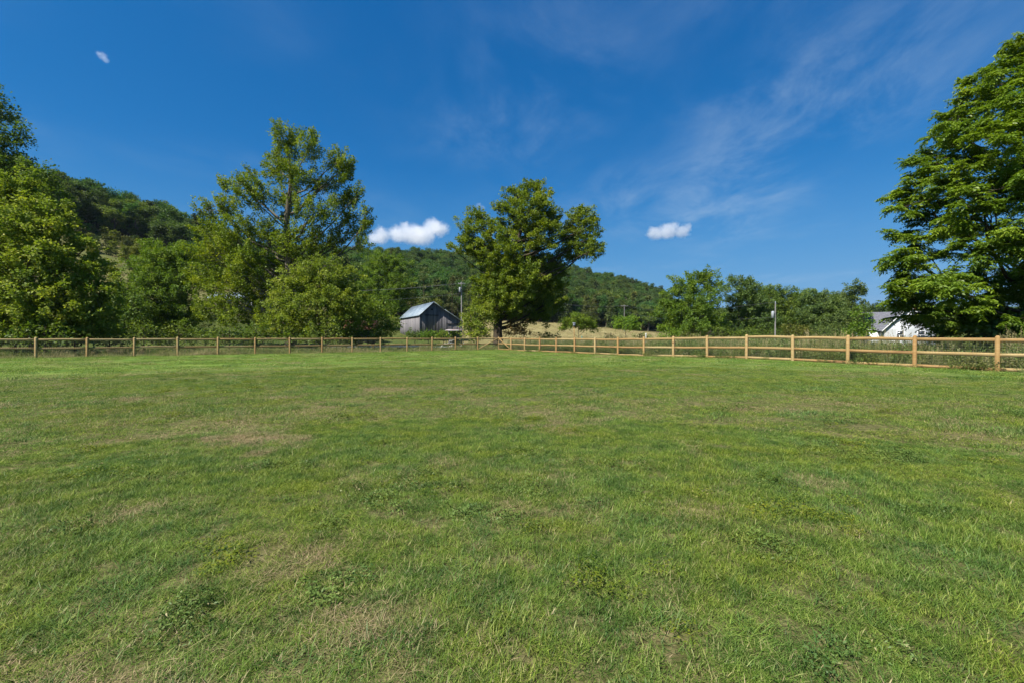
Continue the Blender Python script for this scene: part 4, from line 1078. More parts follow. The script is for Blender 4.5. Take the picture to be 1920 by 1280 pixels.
clump('low_bush', 'second low bush right of the bright bush under the broad tree', 1290, 64, [(1285, 626, 12, 8, 0), (1300, 629, 12, 6, 0)], 'olive', 110, cat='bush', leaf_L=.22, leaf_W=.12, twigs=18, per=26, spread=.24, twig_len=(.4, .8), tr=.05, dp=.8)
clump('dark_scrub', 'dark scrub along the foot of the dark middle trees', 1400, 72, [(1350, 622, 24, 12, 0), (1385, 625, 26, 10, 0), (1425, 622, 26, 12, 0), (1450, 626, 20, 9, 0)], 'dark', 111, cat='bush', leaf_L=.24, leaf_W=.16, twigs=14, per=26, spread=.28, twig_len=(.4, .9), tr=.06, dp=1.0)
# -- trees between the tallest tree and the barn, up to the hill
clump('pasture_tree', 'mid-green tree with bare branches above the barn roof left end', 730, 104, [(715, 490, 28, 20, 0), (745, 500, 26, 20, .2), (705, 520, 32, 24, -.3), (745, 530, 30, 24, -.3), (720, 550, 34, 22, -.6), (758, 555, 20, 18, .1), (690, 545, 28, 26, .1), (735, 575, 26, 14, -.3), (700, 580, 30, 18, -.3)], 'lush', 112, dp=3.6)
for i_, (u, ytop, Y, hw, lab) in enumerate([(795, 500, 135, 26, 'brownish conifer furthest left behind the barn ridge'), (822, 560, 112, 16, 'small yellowish conifer directly behind the barn roof'), (848, 520, 130, 22, 'dark conifer just left of the pole behind the barn'), (880, 535, 128, 20, 'dark conifer right of the pole behind the barn'), (772, 530, 125, 18, 'narrow conifer above the left end of the barn roof')]):
    b0 = ground_at(u, Y); kk = Y / F; H = HC + (632 - ytop) * kk - b0[2]; rng = np.random.default_rng(200 + i_)
    root = empty('conifer_tree', tuple(b0)); tag(root, lab, 'conifer', 'conifers behind the barn')
    wb, lb = MB(), MB(); wb.tube([(0, 0, -.2), (0, 0, H * .6), (0, 0, H)], [.22, .12, .02], 7); wb.obj('trunk', BARK['dark'], root)
    for q in range(int(34 * H / 8)):
        z_ = H * (.06 + .94 * rng.random() ** .9); R_ = hw * kk * (1.08 - z_ / H) ** .8 * rng.uniform(.55, 1.1); th_ = rng.uniform(0, 2 * np.pi)
        e_ = np.array([R_ * math.cos(th_), R_ * math.sin(th_), z_ - .18 * R_])
        spray(lb, np.array([0, 0, z_]), e_, rng, 34, .42, .16, .30, rng.normal(.5, .15), .6, .1)
    lb.obj('crown', LEAF['olive'] if i_ == 1 else LEAF['conifer'], root)
# bushes at the foot of the barn
for u, Y, w, h_, lf, lab in [(778, 72, 12, 13, 'dark', 'dark bush hiding the foot of the barn corner'), (803, 71, 12, 12, 'lush', 'green bush in front of the barn gable'), (832, 70, 13, 11, 'lush', 'light bush before the barn door gap'), (850, 66, 10, 9, 'lush', 'small bush under the rusty shed roof')]:
    clump('bush', lab, u, Y, [(u, 632 - h_ * .55, w, h_ * .5, 0), (u - w * .6, 632 - h_ * .2, w * .7, h_ * .5, 0), (u + w * .6, 632 - h_ * .25, w * .7, h_ * .5, 0)], lf, 300 + u, cat='bush', group=None, leaf_L=.22, leaf_W=.16, twigs=22, per=26, spread=.24, twig_len=(.4, .8), tr=.05, dp=.8)
for u, Y, w, h_, lab in [(1030, 62, 18, 9, 'dark low bush right of the thick trunk behind the fence'), (1145, 66, 10, 8, 'low dark bush between the umbrella tree and the round tree'), (1205, 70, 12, 7, 'low bush at the hayfield edge right of the round tree')]:
    clump('bush', lab, u, Y, [(u, 632 - h_ * .3, w, h_ * .6, 0), (u - w * .7, 634, w * .7, h_ * .5, 0), (u + w * .7, 634, w * .7, h_ * .5, 0)], 'dark', 340 + u, cat='bush', leaf_L=.22, leaf_W=.16, twigs=20, per=26, spread=.24, twig_len=(.4, .8), tr=.05, dp=.8)
# undergrowth under the left trees; dark leaf colour paints in the shade there
for n_, (u, Y, w, h_, lf, lab) in enumerate([(30, 34, 60, 26, 'dark', 'dark undergrowth below the pale left tree at the frame edge'), (140, 36, 50, 24, 'dark', 'dark undergrowth below the right side of the pale left tree'), (385, 50, 30, 14, 'dark', 'low leafy shrub left under the tallest tree'), (480, 46, 40, 16, 'dark', 'dark low shrub under the middle of the tallest tree'), (560, 46, 36, 14, 'dark', 'dark low shrub under the bushy tree'), (650, 50, 36, 14, 'dark', 'dark low shrub right under the bushy tree'), (85, 33, 60, 20, 'dark', 'dark low shrub between the second and third posts of the left fence'), (205, 40, 40, 18, 'dark', 'low dark shrub below the small dark leafy tree'), (270, 44, 44, 16, 'dark', 'dark low shrub left of the rounded tree foot'), (335, 46, 44, 16, 'dark', 'low green shrub under the right side of the rounded tree'), (430, 45, 44, 13, 'dark', 'low green shrub under the left arm of the tallest tree'), (610, 45, 44, 15, 'dark', 'dark low shrub before the bushy tree stem'), (690, 49, 40, 13, 'dark', 'dark low shrub before the spreading shrub beside the barn')]):
    clump('undergrowth_shrub', lab, u, Y, [(u - w * .5, 638 - h_ * .3, w * .6, h_ * .8, 0), (u + w * .5, 638 - h_ * .3, w * .6, h_ * .8, 0), (u, 632 - h_ * .7, w * .7, h_ * .8, .2)], lf, 400 + n_, cat='shrub', group='shrubs under the left trees', leaf_L=.24, leaf_W=.17, twigs=14, per=24, spread=.28, twig_len=(.5, 1.0), tr=.06, dp=1.0)

# ------------------------------------------------------------------ forest on the hills
def forest_mesh(seed, kind):
    """one whole tree of unit height about 14 m: crown of leaf clumps on a trunk with limbs"""
    rng = np.random.default_rng(seed); b = MB()
    if kind == 'conifer':
        H = 14; b.tube([(0, 0, -1), (0, 0, 8), (0, 0, H)], [.25, .15, .02], 5, mat=1)
        for q in range(120):
            z_ = H * (.1 + .9 * rng.random() ** .9); R_ = 2.8 * (1.06 - z_ / H) ** .85 * rng.uniform(.5, 1.1); th_ = rng.uniform(0, 2 * np.pi)
            spray(b, np.array([0, 0, z_]), np.array([R_ * math.cos(th_), R_ * math.sin(th_), z_ - .2 * R_]), rng, 16, .75, .30, .38, rng.normal(.5, .15), .6, .1)
        return b.mesh('forest_conifer', [LEAF['conifer'], BARK['dark']])
    H = rng.uniform(12.5, 15.5); top = np.array([rng.normal(0, .5), rng.normal(0, .5), H * .75])
    tr = curve((0, 0, -1.5), top, rng, .06, 6); b.tube(tr, np.linspace(.30, .08, 6), 6, mat=1)
    nl = rng.integers(11, 16); W = rng.uniform(3.3, 4.6)
    for q in range(nl):
        th_ = q * 2.4 + rng.uniform(-.4, .4); zf = rng.uniform(.30, .92); rr_ = W * math.sqrt(max(.05, 1 - ((zf - .55) / .48) ** 2)) * rng.uniform(.45, .85)
        c0 = np.array([rr_ * math.cos(th_), rr_ * math.sin(th_), zf * H]); r0 = rng.uniform(1.3, 2.2)
        b.tube(curve(tr[rng.integers(2, 6)], c0, rng, .1, 4), np.linspace(.10, .03, 4), 4, mat=1)
        n_s = 13; d = unit(rng.normal(0, 1, (n_s, 3)) + UP * .25)
        for dd in d:
            e_ = c0 + dd * r0 * np.array([1, 1, .75]) * rng.uniform(.75, 1.05)
            spray(b, e_ - dd * .9, e_, rng, 28, .44, .36, .42, np.clip(rng.normal(.5, .16), .1, .9), .7)
    return b.mesh('forest_tree', [LEAF['forest'], BARK['grey']])
FM = [forest_mesh(500 + k, 'broad') for k in range(7)] + [forest_mesh(520 + k, 'conifer') for k in range(2)]
rng = np.random.default_rng(55); pts = []
for rr_ in np.arange(150, 520, 5.9):
    nphi = int(rr_ * 1.78 / 6.0)
    for q in range(nphi):
        ph = -.89 + 1.78 * (q + rng.uniform(-.4, .4)) / nphi; r_ = rr_ + rng.uniform(-2.6, 2.6)
        if r_ < np.interp(ph, PH, forest_edge(PH)) + 6 * (fbm(ph * 30, 3.0, 2) - .5): continue
        d2 = np.interp(ph, PH, D2); u = 960 + F * math.tan(ph)
        if r_ > d2 + 14 and u < 1250: continue
        if u > 1250 and (r_ < 240 or r_ > 460 or rng.random() < .35): continue
        pts.append((r_, ph, u))
pts.sort()
# the tops of near trees hide these directions; the trees there go with the joined wood
def shown(u): return (95 < u < 395) or (690 < u < 1265) or (1620 < u < 1700)
single = [p for p in pts if shown(p[2])][:300]; sset = set(single)
n_sing = 0
def forest_pick(r_, ph, u):
    k_ = rng.integers(0, 7)
    if rng.random() < (.30 if (r_ < np.interp(ph, PH, forest_edge(PH)) + 25 and u > 740) else .07): k_ = 7 + rng.integers(0, 2)
    s_ = rng.uniform(.62, 1.12) * (1.08 if r_ < 260 else 1.0)
    if u > 1250: s_ *= .8
    return k_, s_
rest = []
for p_ in pts:
    r_, ph, u = p_; x, y = r_ * math.sin(ph), r_ * math.cos(ph); z = hz(x, y); k_, s_ = forest_pick(r_, ph, u); rz_ = rng.uniform(0, 6.28)
    if p_ in sset:
        o = bpy.data.objects.new('forest_conifer' if k_ >= 7 else 'forest_tree', FM[k_]); C.objects.link(o)
        o.location = (x, y, z - .3); o.rotation_euler = (rng.normal(0, .03), rng.normal(0, .03), rz_); o.scale = (s_ * rng.uniform(.95, 1.15), s_ * rng.uniform(.95, 1.15), s_)
        left = u < 500
        if k_ >= 7: tag(o, 'dark conifer in the wood on the ' + ('steep left hill' if left else 'long ridge behind the barn'), 'conifer', 'conifers in the wood on the ' + ('left hill' if left else 'long ridge'))
        else: tag(o, 'leafy tree in the dense wood on the ' + ('steep left hill' if left else 'long ridge behind the barn'), 'tree', 'leafy trees of the wood on the ' + ('left hill' if left else 'long ridge'))
    else: rest.append((x, y, z - .3, rz_, s_, k_))

def instancer(name, P_, rot, scl, idx, sources, attrs=None):
    """one object whose points carry copies of the source meshes (for what nobody could count)"""
    me = bpy.data.meshes.new(name); n = len(P_)
    me.vertices.add(n); me.vertices.foreach_set('co', np.asarray(P_, np.float32).ravel())
    for nm, tp, dat in [('rot', 'FLOAT_VECTOR', rot), ('scl', 'FLOAT_VECTOR', scl), ('idx', 'INT', idx)] + [(k, 'FLOAT', v) for k, v in (attrs or {}).items()]:
        a_ = me.attributes.new(nm, tp, 'POINT'); a_.data.foreach_set('vector' if tp == 'FLOAT_VECTOR' else 'value', np.asarray(dat, np.int32 if tp == 'INT' else np.float32).ravel())
    o = bpy.data.objects.new(name, me); C.objects.link(o)
    col = bpy.data.collections.new(name + '_sources')
    for i_, m_ in enumerate(sources):
        s_ = bpy.data.objects.new('%s_source_%02d' % (name, i_), m_); col.objects.link(s_)
    g = bpy.data.node_groups.new(name, 'GeometryNodeTree')
    g.interface.new_socket('Geometry', in_out='INPUT', socket_type='NodeSocketGeometry'); g.interface.new_socket('Geometry', in_out='OUTPUT', socket_type='NodeSocketGeometry')
    gi = g.nodes.new('NodeGroupInput'); go = g.nodes.new('NodeGroupOutput'); ip = g.nodes.new('GeometryNodeInstanceOnPoints')
    ci = g.nodes.new('GeometryNodeCollectionInfo'); ci.inputs['Collection'].default_value = col; ci.inputs['Separate Children'].default_value = True; ci.inputs['Reset Children'].default_value = True
    def na_(nm, tp):
        k_ = g.nodes.new('GeometryNodeInputNamedAttribute'); k_.data_type = tp; k_.inputs['Name'].default_value = nm; return k_.outputs['Attribute']
    L = g.links.new
    L(gi.outputs[0], ip.inputs['Points']); L(ci.outputs[0], ip.inputs['Instance']); ip.inputs['Pick Instance'].default_value = True
    L(na_('idx', 'INT'), ip.inputs['Instance Index']); L(na_('rot', 'FLOAT_VECTOR'), ip.inputs['Rotation']); L(na_('scl', 'FLOAT_VECTOR'), ip.inputs['Scale'])
    L(ip.outputs[0], go.inputs[0])
    md = o.modifiers.new('scatter', 'NODES'); md.node_group = g
    return o
R_ = np.array(rest)
fo = instancer('forest', R_[:, :3], np.stack([R_[:, 3] * 0, R_[:, 3] * 0, R_[:, 3]], -1), np.repeat(R_[:, 4:5], 3, 1), R_[:, 5], FM)
tag(fo, 'further trees of the wood covering ridge and valley, reading as one mass', None, None, 'stuff')

# cedar shrubs on the open hillside meadow at the left
cm = []
for k in range(3):
    b = MB(); rg = np.random.default_rng(600 + k); b.tube([(0, 0, -.3), (0, 0, 2.2)], [.08, .02], 5, mat=1)
    for q in range(46):
        z_ = 2.6 * rg.random() ** .8; Rr = .95 * (1.1 - z_ / 2.6) ** .6 * rg.uniform(.5, 1.1); th_ = rg.uniform(0, 6.28)
        spray(b, np.array([0, 0, z_]), np.array([Rr * math.cos(th_), Rr * math.sin(th_), z_ + .2]), rg, 14, .34, .16, .2, rg.normal(.5, .15), .5)
    cm.append(b.mesh('hillside_shrub', [LEAF['olive'] if k < 2 else LEAF['conifer'], BARK['dark']]))
cnt = 0
for q in range(400):
    u = rng.uniform(150, 400); r_ = rng.uniform(118, 208); ph = math.atan((u - 960) / F)
    if r_ > np.interp(ph, PH, forest_edge(PH)) - 3: continue
    dens = .25 + .75 * sstep((r_ - 145) / 45)
    if rng.random() > dens * .6 or cnt >= 90: continue
    x, y = r_ * math.sin(ph), r_ * math.cos(ph); o = bpy.data.objects.new('hillside_shrub', cm[rng.integers(0, 3)]); C.objects.link(o); cnt += 1
    s_ = rng.uniform(.6, 1.5); o.location = (x, y, hz(x, y) - .05); o.scale = (s_ * 1.2, s_ * 1.2, s_); o.rotation_euler = (0, 0, rng.uniform(0, 6.28))
    tag(o, 'olive shrub dotted over the open slope below the left wood', 'shrub', 'shrubs on the open left slope')

# ------------------------------------------------------------------ weeds behind the fences, grasses of the field
def grass_mat(name, cols, dry, trans=.3):
    m, nt, out = newmat(name)
    a = N(nt, 'ShaderNodeAttribute', attribute_name='tint').outputs['Fac']
    dr = N(nt, 'ShaderNodeAttribute', attribute_name='dry', attribute_type='INSTANCER').outputs['Fac']
    geo = nt.nodes.new('ShaderNodeNewGeometry')
    nz = noise(nt, geo.outputs['Position'], .9, 4, .6)
    c = ramp(nt, a, [(0, cols[0]), (.5, cols[1]), (1, cols[2])])
    c = mixc(nt, smooth(nt, nz, .35, .68), c, mixc(nt, 1.0, c, (1.28, 1.05, .75), 'MULTIPLY'))
    nz2 = noise(nt, geo.outputs['Position'], 3.6, 4, .65)
    c = mixc(nt, smooth(nt, nz2, .36, .60), mixc(nt, 1.0, c, (.58, .66, .70), 'MULTIPLY'), c)
    dc = ramp(nt, a, [(0, dry[0]), (1, dry[1])])
    f = smooth(nt, math_n(nt, 'ADD', math_n(nt, 'MULTIPLY', dr, 1.25), math_n(nt, 'MULTIPLY_ADD', a, .7, -.5)), .15, .65)
    c = mixc(nt, f, c, dc)
    d = nt.nodes.new('ShaderNodeBsdfDiffuse'); t = nt.nodes.new('ShaderNodeBsdfTranslucent'); g = nt.nodes.new('ShaderNodeBsdfGlossy'); g.inputs['Roughness'].default_value = .45
    nt.links.new(c, d.inputs[0]); nt.links.new(c, t.inputs[0])
    m1 = nt.nodes.new('ShaderNodeMixShader'); m1.inputs[0].default_value = trans; nt.links.new(d.outputs[0], m1.inputs[1]); nt.links.new(t.outputs[0], m1.inputs[2])
    m2 = nt.nodes.new('ShaderNodeMixShader'); m2.inputs[0].default_value = .012; nt.links.new(m1.outputs[0], m2.inputs[1]); nt.links.new(g.outputs[0], m2.inputs[2])
    nt.links.new(m2.outputs[0], out.inputs[0]); return m
DRYC = ((0.22, 0.16, 0.085), (0.45, 0.345, 0.205))
m_grass = grass_mat('lawn_grass', ((0.045, 0.100, 0.015), (0.128, 0.218, 0.033), (0.290, 0.370, 0.092)), DRYC)
m_blade2 = grass_mat('coarse_grass', ((0.052, 0.115, 0.027), (0.105, 0.195, 0.046), (0.20, 0.29, 0.092)), DRYC)
m_weed = grass_mat('low_weed', ((0.066, 0.125, 0.030), (0.105, 0.175, 0.044), (0.165, 0.24, 0.070)), DRYC, .2)
m_clover = grass_mat('bright_weed', ((0.085, 0.135, 0.012), (0.125, 0.175, 0.018), (0.19, 0.22, 0.03)), DRYC, .3)
m_tall = grass_mat('tall_weed', ((0.085, 0.140, 0.032), (0.140, 0.195, 0.050), (0.215, 0.240, 0.095)), ((0.27, 0.22, 0.105), (0.44, 0.37, 0.19)))

def blades(b, n, R, hmin, hmax, w, rng, lean=.45, seg=2, curl=.6, tint=(.5, .2), tipw=.12):
    """n curved grass blades rooted within a disc of radius R"""
    rr_ = R * np.sqrt(rng.random(n)); th = rng.uniform(0, 2 * np.pi, n)
    root = np.stack([rr_ * np.cos(th), rr_ * np.sin(th), np.full(n, -.008)], -1)
    h = rng.uniform(hmin, hmax, n); a = rng.uniform(0, 2 * np.pi, n); ln = np.abs(rng.normal(lean, .3, n))
    hd = np.stack([np.cos(a), np.sin(a), np.zeros(n)], -1); sd = np.stack([-np.sin(a + rng.normal(0, .5, n)), np.cos(a), np.zeros(n)], -1)
    tt = np.clip(rng.normal(tint[0], tint[1], n), 0, 1); V = []
    for k in range(seg + 1):
        s_ = k / seg; out_ = h * (ln * s_ + curl * ln * s_ * s_); up_ = h * s_ * np.sqrt(np.clip(1 - (.55 * ln * s_) ** 2, .15, 1))
        p = root + hd * out_[:, None] + np.array([0, 0, 1.0]) * up_[:, None]
        ww = (w * rng.uniform(.7, 1.2, n) if k == 0 else ww0 * (1 - .45 * s_ if k < seg else tipw)); ww0 = ww if k == 0 else ww0
        V += [p - sd * ww[:, None] / 2, p + sd * ww[:, None] / 2]
    V = np.stack(V, 1); nv = 2 * (seg + 1); base = (np.arange(n) * nv)[:, None]
    q = np.concatenate([base + np.array([[2 * k, 2 * k + 1, 2 * k + 3, 2 * k + 2]]) for k in range(seg)], 0)
    b.add(V.reshape(-1, 3), q, np.repeat(tt, nv))

def mk(fn, mat, name, seed):
    b = MB(); fn(b, np.random.default_rng(seed)); return b.mesh(name, mat)
# --- near tufts: 0-2 fine turf, 3 flattened, 4 coarse long blades, 5 ferny weed, 6 bright weed, 7 rosette
near = [mk(lambda b, r: blades(b, 115, .10, .012, .042, .0030, r, .6, tint=(.5, .27)), m_grass, 'turf', 1), mk(lambda b, r: blades(b, 110, .10, .010, .034, .0030, r, .9, tint=(.5, .27)), m_grass, 'turf', 2),
        mk(lambda b, r: blades(b, 115, .11, .014, .048, .0030, r, .55, tint=(.5, .27)), m_grass, 'turf', 3), mk(lambda b, r: blades(b, 80, .11, .012, .045, .0026, r, 1.3, tint=(.55, .25)), m_grass, 'turf', 4),
        mk(lambda b, r: blades(b, 38, .08, .018, .050, .0040, r, .9, 3, tint=(.55, .27)), m_blade2, 'coarse_tuft', 5)]
def ferny(b, r):
    n = 150; R = .13 * np.sqrt(r.random(n)); th = r.uniform(0, 6.28, n); z = r.uniform(.01, .06, n) * (1.25 - R / .13)
    c = np.stack([R * np.cos(th), R * np.sin(th), z], -1)
    b.leaves(c, r.normal(0, 1, (n, 3)) * np.array([1, 1, .35]) + np.array([0, 0, .25]), unit(UP + r.normal(0, .4, (n, 3))), .022 * r.uniform(.7, 1.3, n), .008, np.clip(r.normal(.45, .22, n), 0, 1))
def broadl(b, r):
    rr2 = .018
    n = 70; R = .11 * np.sqrt(r.random(n)); th = r.uniform(0, 6.28, n); z = r.uniform(.015, .055, n)
    c = np.stack([R * np.cos(th), R * np.sin(th), z], -1)
    b.leaves(c, r.normal(0, 1, (n, 3)) * np.array([1, 1, .3]), unit(UP + r.normal(0, .35, (n, 3))), rr2 * r.uniform(.7, 1.4, n), rr2 * .65, np.clip(r.normal(.5, .2, n), 0, 1))
near += [mk(ferny, m_weed, 'ferny_weed', 6), mk(broadl, m_clover, 'bright_weed', 7), mk(broadl, m_weed, 'broad_weed', 8)]
# --- mid and far tufts
mid = [mk(lambda b, r: blades(b, 170, .26, .016, .050, .0060, r, .6, 1, tint=(.5, .28)), m_grass, 'turf_patch', 11), mk(lambda b, r: blades(b, 160, .26, .014, .042, .0058, r, .9, 1, tint=(.5, .28)), m_grass, 'turf_patch', 12),
       mk(lambda b, r: blades(b, 80, .20, .025, .065, .0075, r, .8, 2, tint=(.55, .22)), m_blade2, 'coarse_patch', 13), mk(lambda b, r: [ferny(b, r) for _ in range(1)], m_weed, 'weed_patch', 14), mk(broadl, m_clover, 'bright_patch', 15)]
far = [mk(lambda b, r: blades(b, 210, .62, .022, .052, .016, r, .7, 1, tint=(.5, .28)), m_grass, 'turf_far', 21), mk(lambda b, r: blades(b, 200, .62, .02, .045, .015, r, .9, 1, tint=(.5, .28)), m_grass, 'turf_far', 22),
       mk(lambda b, r: blades(b, 60, .35, .05, .10, .02, r, .6, 1, tint=(.55, .22)), m_blade2, 'coarse_far', 23)]

def field_pts(r0, r1, dens, half=1.03):
    A = half * (r1 ** 2 - r0 ** 2); n = int(A * dens)
    r_ = np.sqrt(RNG.uniform(r0 ** 2, r1 ** 2, n)); ph = RNG.uniform(-half, half, n)
    x, y = r_ * np.sin(ph), r_ * np.cos(ph); a, b_ = fence_ab(x, y); k = (a > .12) & (b_ > .12)
    return x[k], y[k]
SPOT = lambda u, y, su, sy: ((u - 960) / F * HC * F / (y - 632), HC * F / (y - 632), su / F * HC * F / (y - 632), max(.05, HC * F / (y - 632 - sy) - HC * F / (y - 632)))
WEED_SPOTS = [SPOT(*s) for s in [(655, 1085, 45, 40), (345, 1140, 35, 18), (300, 1190, 35, 20), (620, 995, 55, 10), (900, 970, 80, 14), (720, 955, 50, 10), (60, 1000, 60, 14), (1430, 905, 60, 8), (1440, 1035, 30, 14), (1710, 960, 40, 10), (240, 905, 80, 8), (1160, 870, 60, 6), (480, 875, 60, 6), (1000, 855, 60, 6), (1230, 985, 30, 10), (830, 1000, 30, 10)]]
BRIGHT_SPOTS = [SPOT(*s) for s in [(1120, 1105, 45, 22), (700, 872, 30, 6), (1350, 930, 30, 5), (780, 908, 30, 6), (1390, 780, 20, 3), (1500, 770, 25, 3), (480, 730, 30, 2), (1000, 1000, 26, 8), (1500, 765, 30, 3), (1690, 775, 30, 3), (300, 740, 40, 3), (1060, 810, 30, 3), (1280, 945, 30, 4)]]
COARSE_SPOTS = [SPOT(*s) for s in [(870, 1030, 120, 40), (1050, 970, 60, 20), (1180, 990, 160, 24), (1480, 970, 120, 20), (580, 1250, 60, 30), (280, 1165, 40, 22), (1000, 1190, 60, 25), (1750, 1050, 100, 40), (1290, 1180, 60, 30), (1650, 870, 120, 14), (1850, 1130, 80, 50), (1570, 1090, 60, 24), (80, 1230, 80, 40), (560, 940, 50, 8), (720, 1220, 60, 30), (1500, 830, 100, 8)]]
def spotv(x, y, S):
    v = np.zeros_like(x)
    for sx, sy, ax, ay in S: v = np.maximum(v, np.exp(-((x - sx) / ax) ** 2 - ((y - sy) / ay) ** 2))
    return v
def lay(r0, r1, dens, lists, srcs, nm, sbase):
    x, y = field_pts(r0, r1, dens); n = len(x); z = height(x, y); d = dryness(x, y)
    u_ = RNG.random(n); vig = fbm(x / 1.6 + 3, y / 1.6 + 8, 3)
    idx = RNG.integers(0, 3 if len(srcs) > 5 else 2, n) if lists['turf'] is None else RNG.choice(lists['turf'], n)
    sc = sbase * RNG.uniform(.75, 1.2, n); zs = .85 * sc * (0.55 + 1.0 * np.clip((vig - .25) * 1.6, 0, 1)) * (1 - .45 * d)
    if lists['flat'] is not None:
        k = u_ < .06 + .5 * d; idx[k] = lists['flat']
    cs = np.maximum(spotv(x, y, COARSE_SPOTS), np.clip((fbm(x / 1.1 + 70, y / 1.1, 3) - .52) * 3.2, 0, .55)); ws = np.maximum(spotv(x, y, WEED_SPOTS), np.clip((fbm(x / 1.3, y / 1.3 + 50, 3) - .64) * 4, 0, .4)); bs = np.maximum(spotv(x, y, BRIGHT_SPOTS), np.clip((fbm(x / .8 + 21, y / .8 + 60, 3) - .70) * 4, 0, .4))
    r1_ = RNG.random(n)
    k = (r1_ < cs * .42); idx[k] = lists['coarse']; zs[k] = sc[k] * RNG.uniform(.6, 1.15, k.sum()); d[k] *= .15
    if lists['weed'] is not None:
        k = (RNG.random(n) < ws * .17); idx[k] = RNG.choice(lists['weed'], k.sum()); zs[k] = sc[k] * RNG.uniform(.7, 1.3, k.sum()); d[k] *= .1
        k = (RNG.random(n) < bs * .22); idx[k] = lists['bright']; zs[k] = sc[k]; d[k] *= .1
    keep = RNG.random(n) > d * .3
    d = np.clip(d + .05 + .12 * mowing(x, y) + .09 * RNG.normal(0, 1, n), 0, 1)  # mowing sheen added to dryness, painting the bands as straw tone
    x, y, z, d, idx, sc, zs = (q[keep] for q in (x, y, z, d, idx, sc, zs)); n = len(x)
    rot = np.stack([RNG.normal(0, .08, n), RNG.normal(0, .08, n), RNG.uniform(0, 6.28, n)], -1)
    return np.stack([x, y, z + .004], -1), rot, np.stack([sc, sc, zs], -1), idx, d
A = lay(.9, 7.5, 250, dict(turf=[0, 1, 2], flat=3, coarse=4, weed=[5, 5, 7], bright=6), near, 'a', 1.0)
B = lay(7.2, 21, 36, dict(turf=[8, 9], flat=None, coarse=10, weed=[11, 11, 11], bright=12), mid, 'b', 1.0)
D = lay(20, 62, 3.4, dict(turf=[13, 14], flat=None, coarse=15, weed=None, bright=None), far, 'c', 1.0)
# weeds in the middle distance stand a little larger than up close
k = (B[3] == 11) | (B[3] == 12); B[2][k] *= 1.5
cat_ = [np.concatenate([A[q], B[q], D[q]]) for q in range(5)]
gr = instancer('grass', cat_[0], cat_[1], cat_[2], cat_[3], near + mid + far, {'dry': cat_[4]})
tag(gr, 'mown grass blades, weeds and dry patches covering the lawn', None, None, 'stuff')

# tall weeds along the outside of the fences
def weedA(b, r): blades(b, 46, .28, .5, 1.05, .013, r, .28, 3, .5, (.55, .22))
def weedB(b, r):
    for q in range(9):
        o = np.append(r.normal(0, .2, 2), 0); h = r.uniform(.45, 1.0); e = o + np.append(r.normal(0, .15, 2), h)
        b.tube([o, e], [.006, .003], 3, .4); n = 30; t = r.uniform(.2, 1, n)[:, None]; c = o * (1 - t) + e * t + r.normal(0, .06, (n, 3))
        b.leaves(c, r.normal(0, 1, (n, 3)) + np.array([0, 0, .1]), unit(UP + r.normal(0, .6, (n, 3))), .085 * r.uniform(.6, 1.3, n), .038, np.clip(r.normal(.45, .2, n), 0, 1))
def weedC(b, r): blades(b, 60, .34, .22, .5, .011, r, .5, 2, .6, (.5, .2))
def weedD(b, r):
    for q in range(14):
        o = np.append(r.normal(0, .22, 2), 0); e = o + np.append(r.normal(0, .12, 2), r.uniform(.7, 1.15)); b.tube([o, e], [.004, .002], 3, .95)
        n = 14; t = r.uniform(.72, 1.02, n)[:, None]; b.leaves(o * (1 - t) + e * t + r.normal(0, .014, (n, 3)), e - o + r.normal(0, .2, (n, 3)), unit(r.normal(0, 1, (n, 3))), .05, .014, np.full(n, .97))
wm = [mk(weedA, m_tall, 'tall_grass', 31), mk(weedA, m_tall, 'tall_grass', 32), mk(weedB, m_tall, 'leafy_weed', 33), mk(weedB, m_weed, 'leafy_weed', 34), mk(weedC, m_tall, 'short_clump', 35), mk(weedD, m_tall, 'seed_heads', 36)]
P_, Ro, Sc, Ix, Dr = [], [], [], [], []
def strip(a0, a1, b0, b1, dens, hs, choice, along, dry0):
    n = int((a1 - a0) * abs(b1 - b0) * dens); a = RNG.uniform(a0, a1, n); b_ = RNG.uniform(min(b0, b1), max(b0, b1), n)
    p = FC + np.outer(a if along == 1 else b_, E1) + np.outer(b_ if along == 1 else a, E2)
    v = fbm(p[:, 0] / 2.2, p[:, 1] / 2.2, 3); k = RNG.random(n) < .35 + 1.1 * v; p, v = p[k], v[k]; n = len(p)
    z = height(p[:, 0], p[:, 1]); s_ = RNG.uniform(.7, 1.15, n) * (.6 + .8 * v)
    P_.append(np.stack([p[:, 0], p[:, 1], z - .02], -1)); Ro.append(np.stack([RNG.normal(0, .1, n), RNG.normal(0, .1, n), RNG.uniform(0, 6.28, n)], -1))
    Sc.append(np.stack([s_, s_, s_ * hs], -1)); Ix.append(RNG.choice(choice, n)); Dr.append(np.clip(dry0 + .5 * (fbm(p[:, 0] / 1.5 + 9, p[:, 1] / 1.5, 3) - .5), 0, 1))
strip(-1, 46, -.25, -1.2, 8, .75, [4, 4, 3, 2, 0], 1, .28)
strip(-2, 48, -1.2, -7, 5.5, 1.15, [0, 1, 2, 2, 3, 3, 5], 1, .25)
strip(-4, 50, -7, -16, 2.2, 1.1, [0, 1, 2, 3, 5, 5], 1, .3)
strip(-2, 50, -.25, -1.6, 5.5, .55, [4, 4, 0, 5, 4], 2, .38)
strip(-2, 52, -1.6, -6, 2.2, .55, [4, 4, 2, 3, 0], 2, .2)
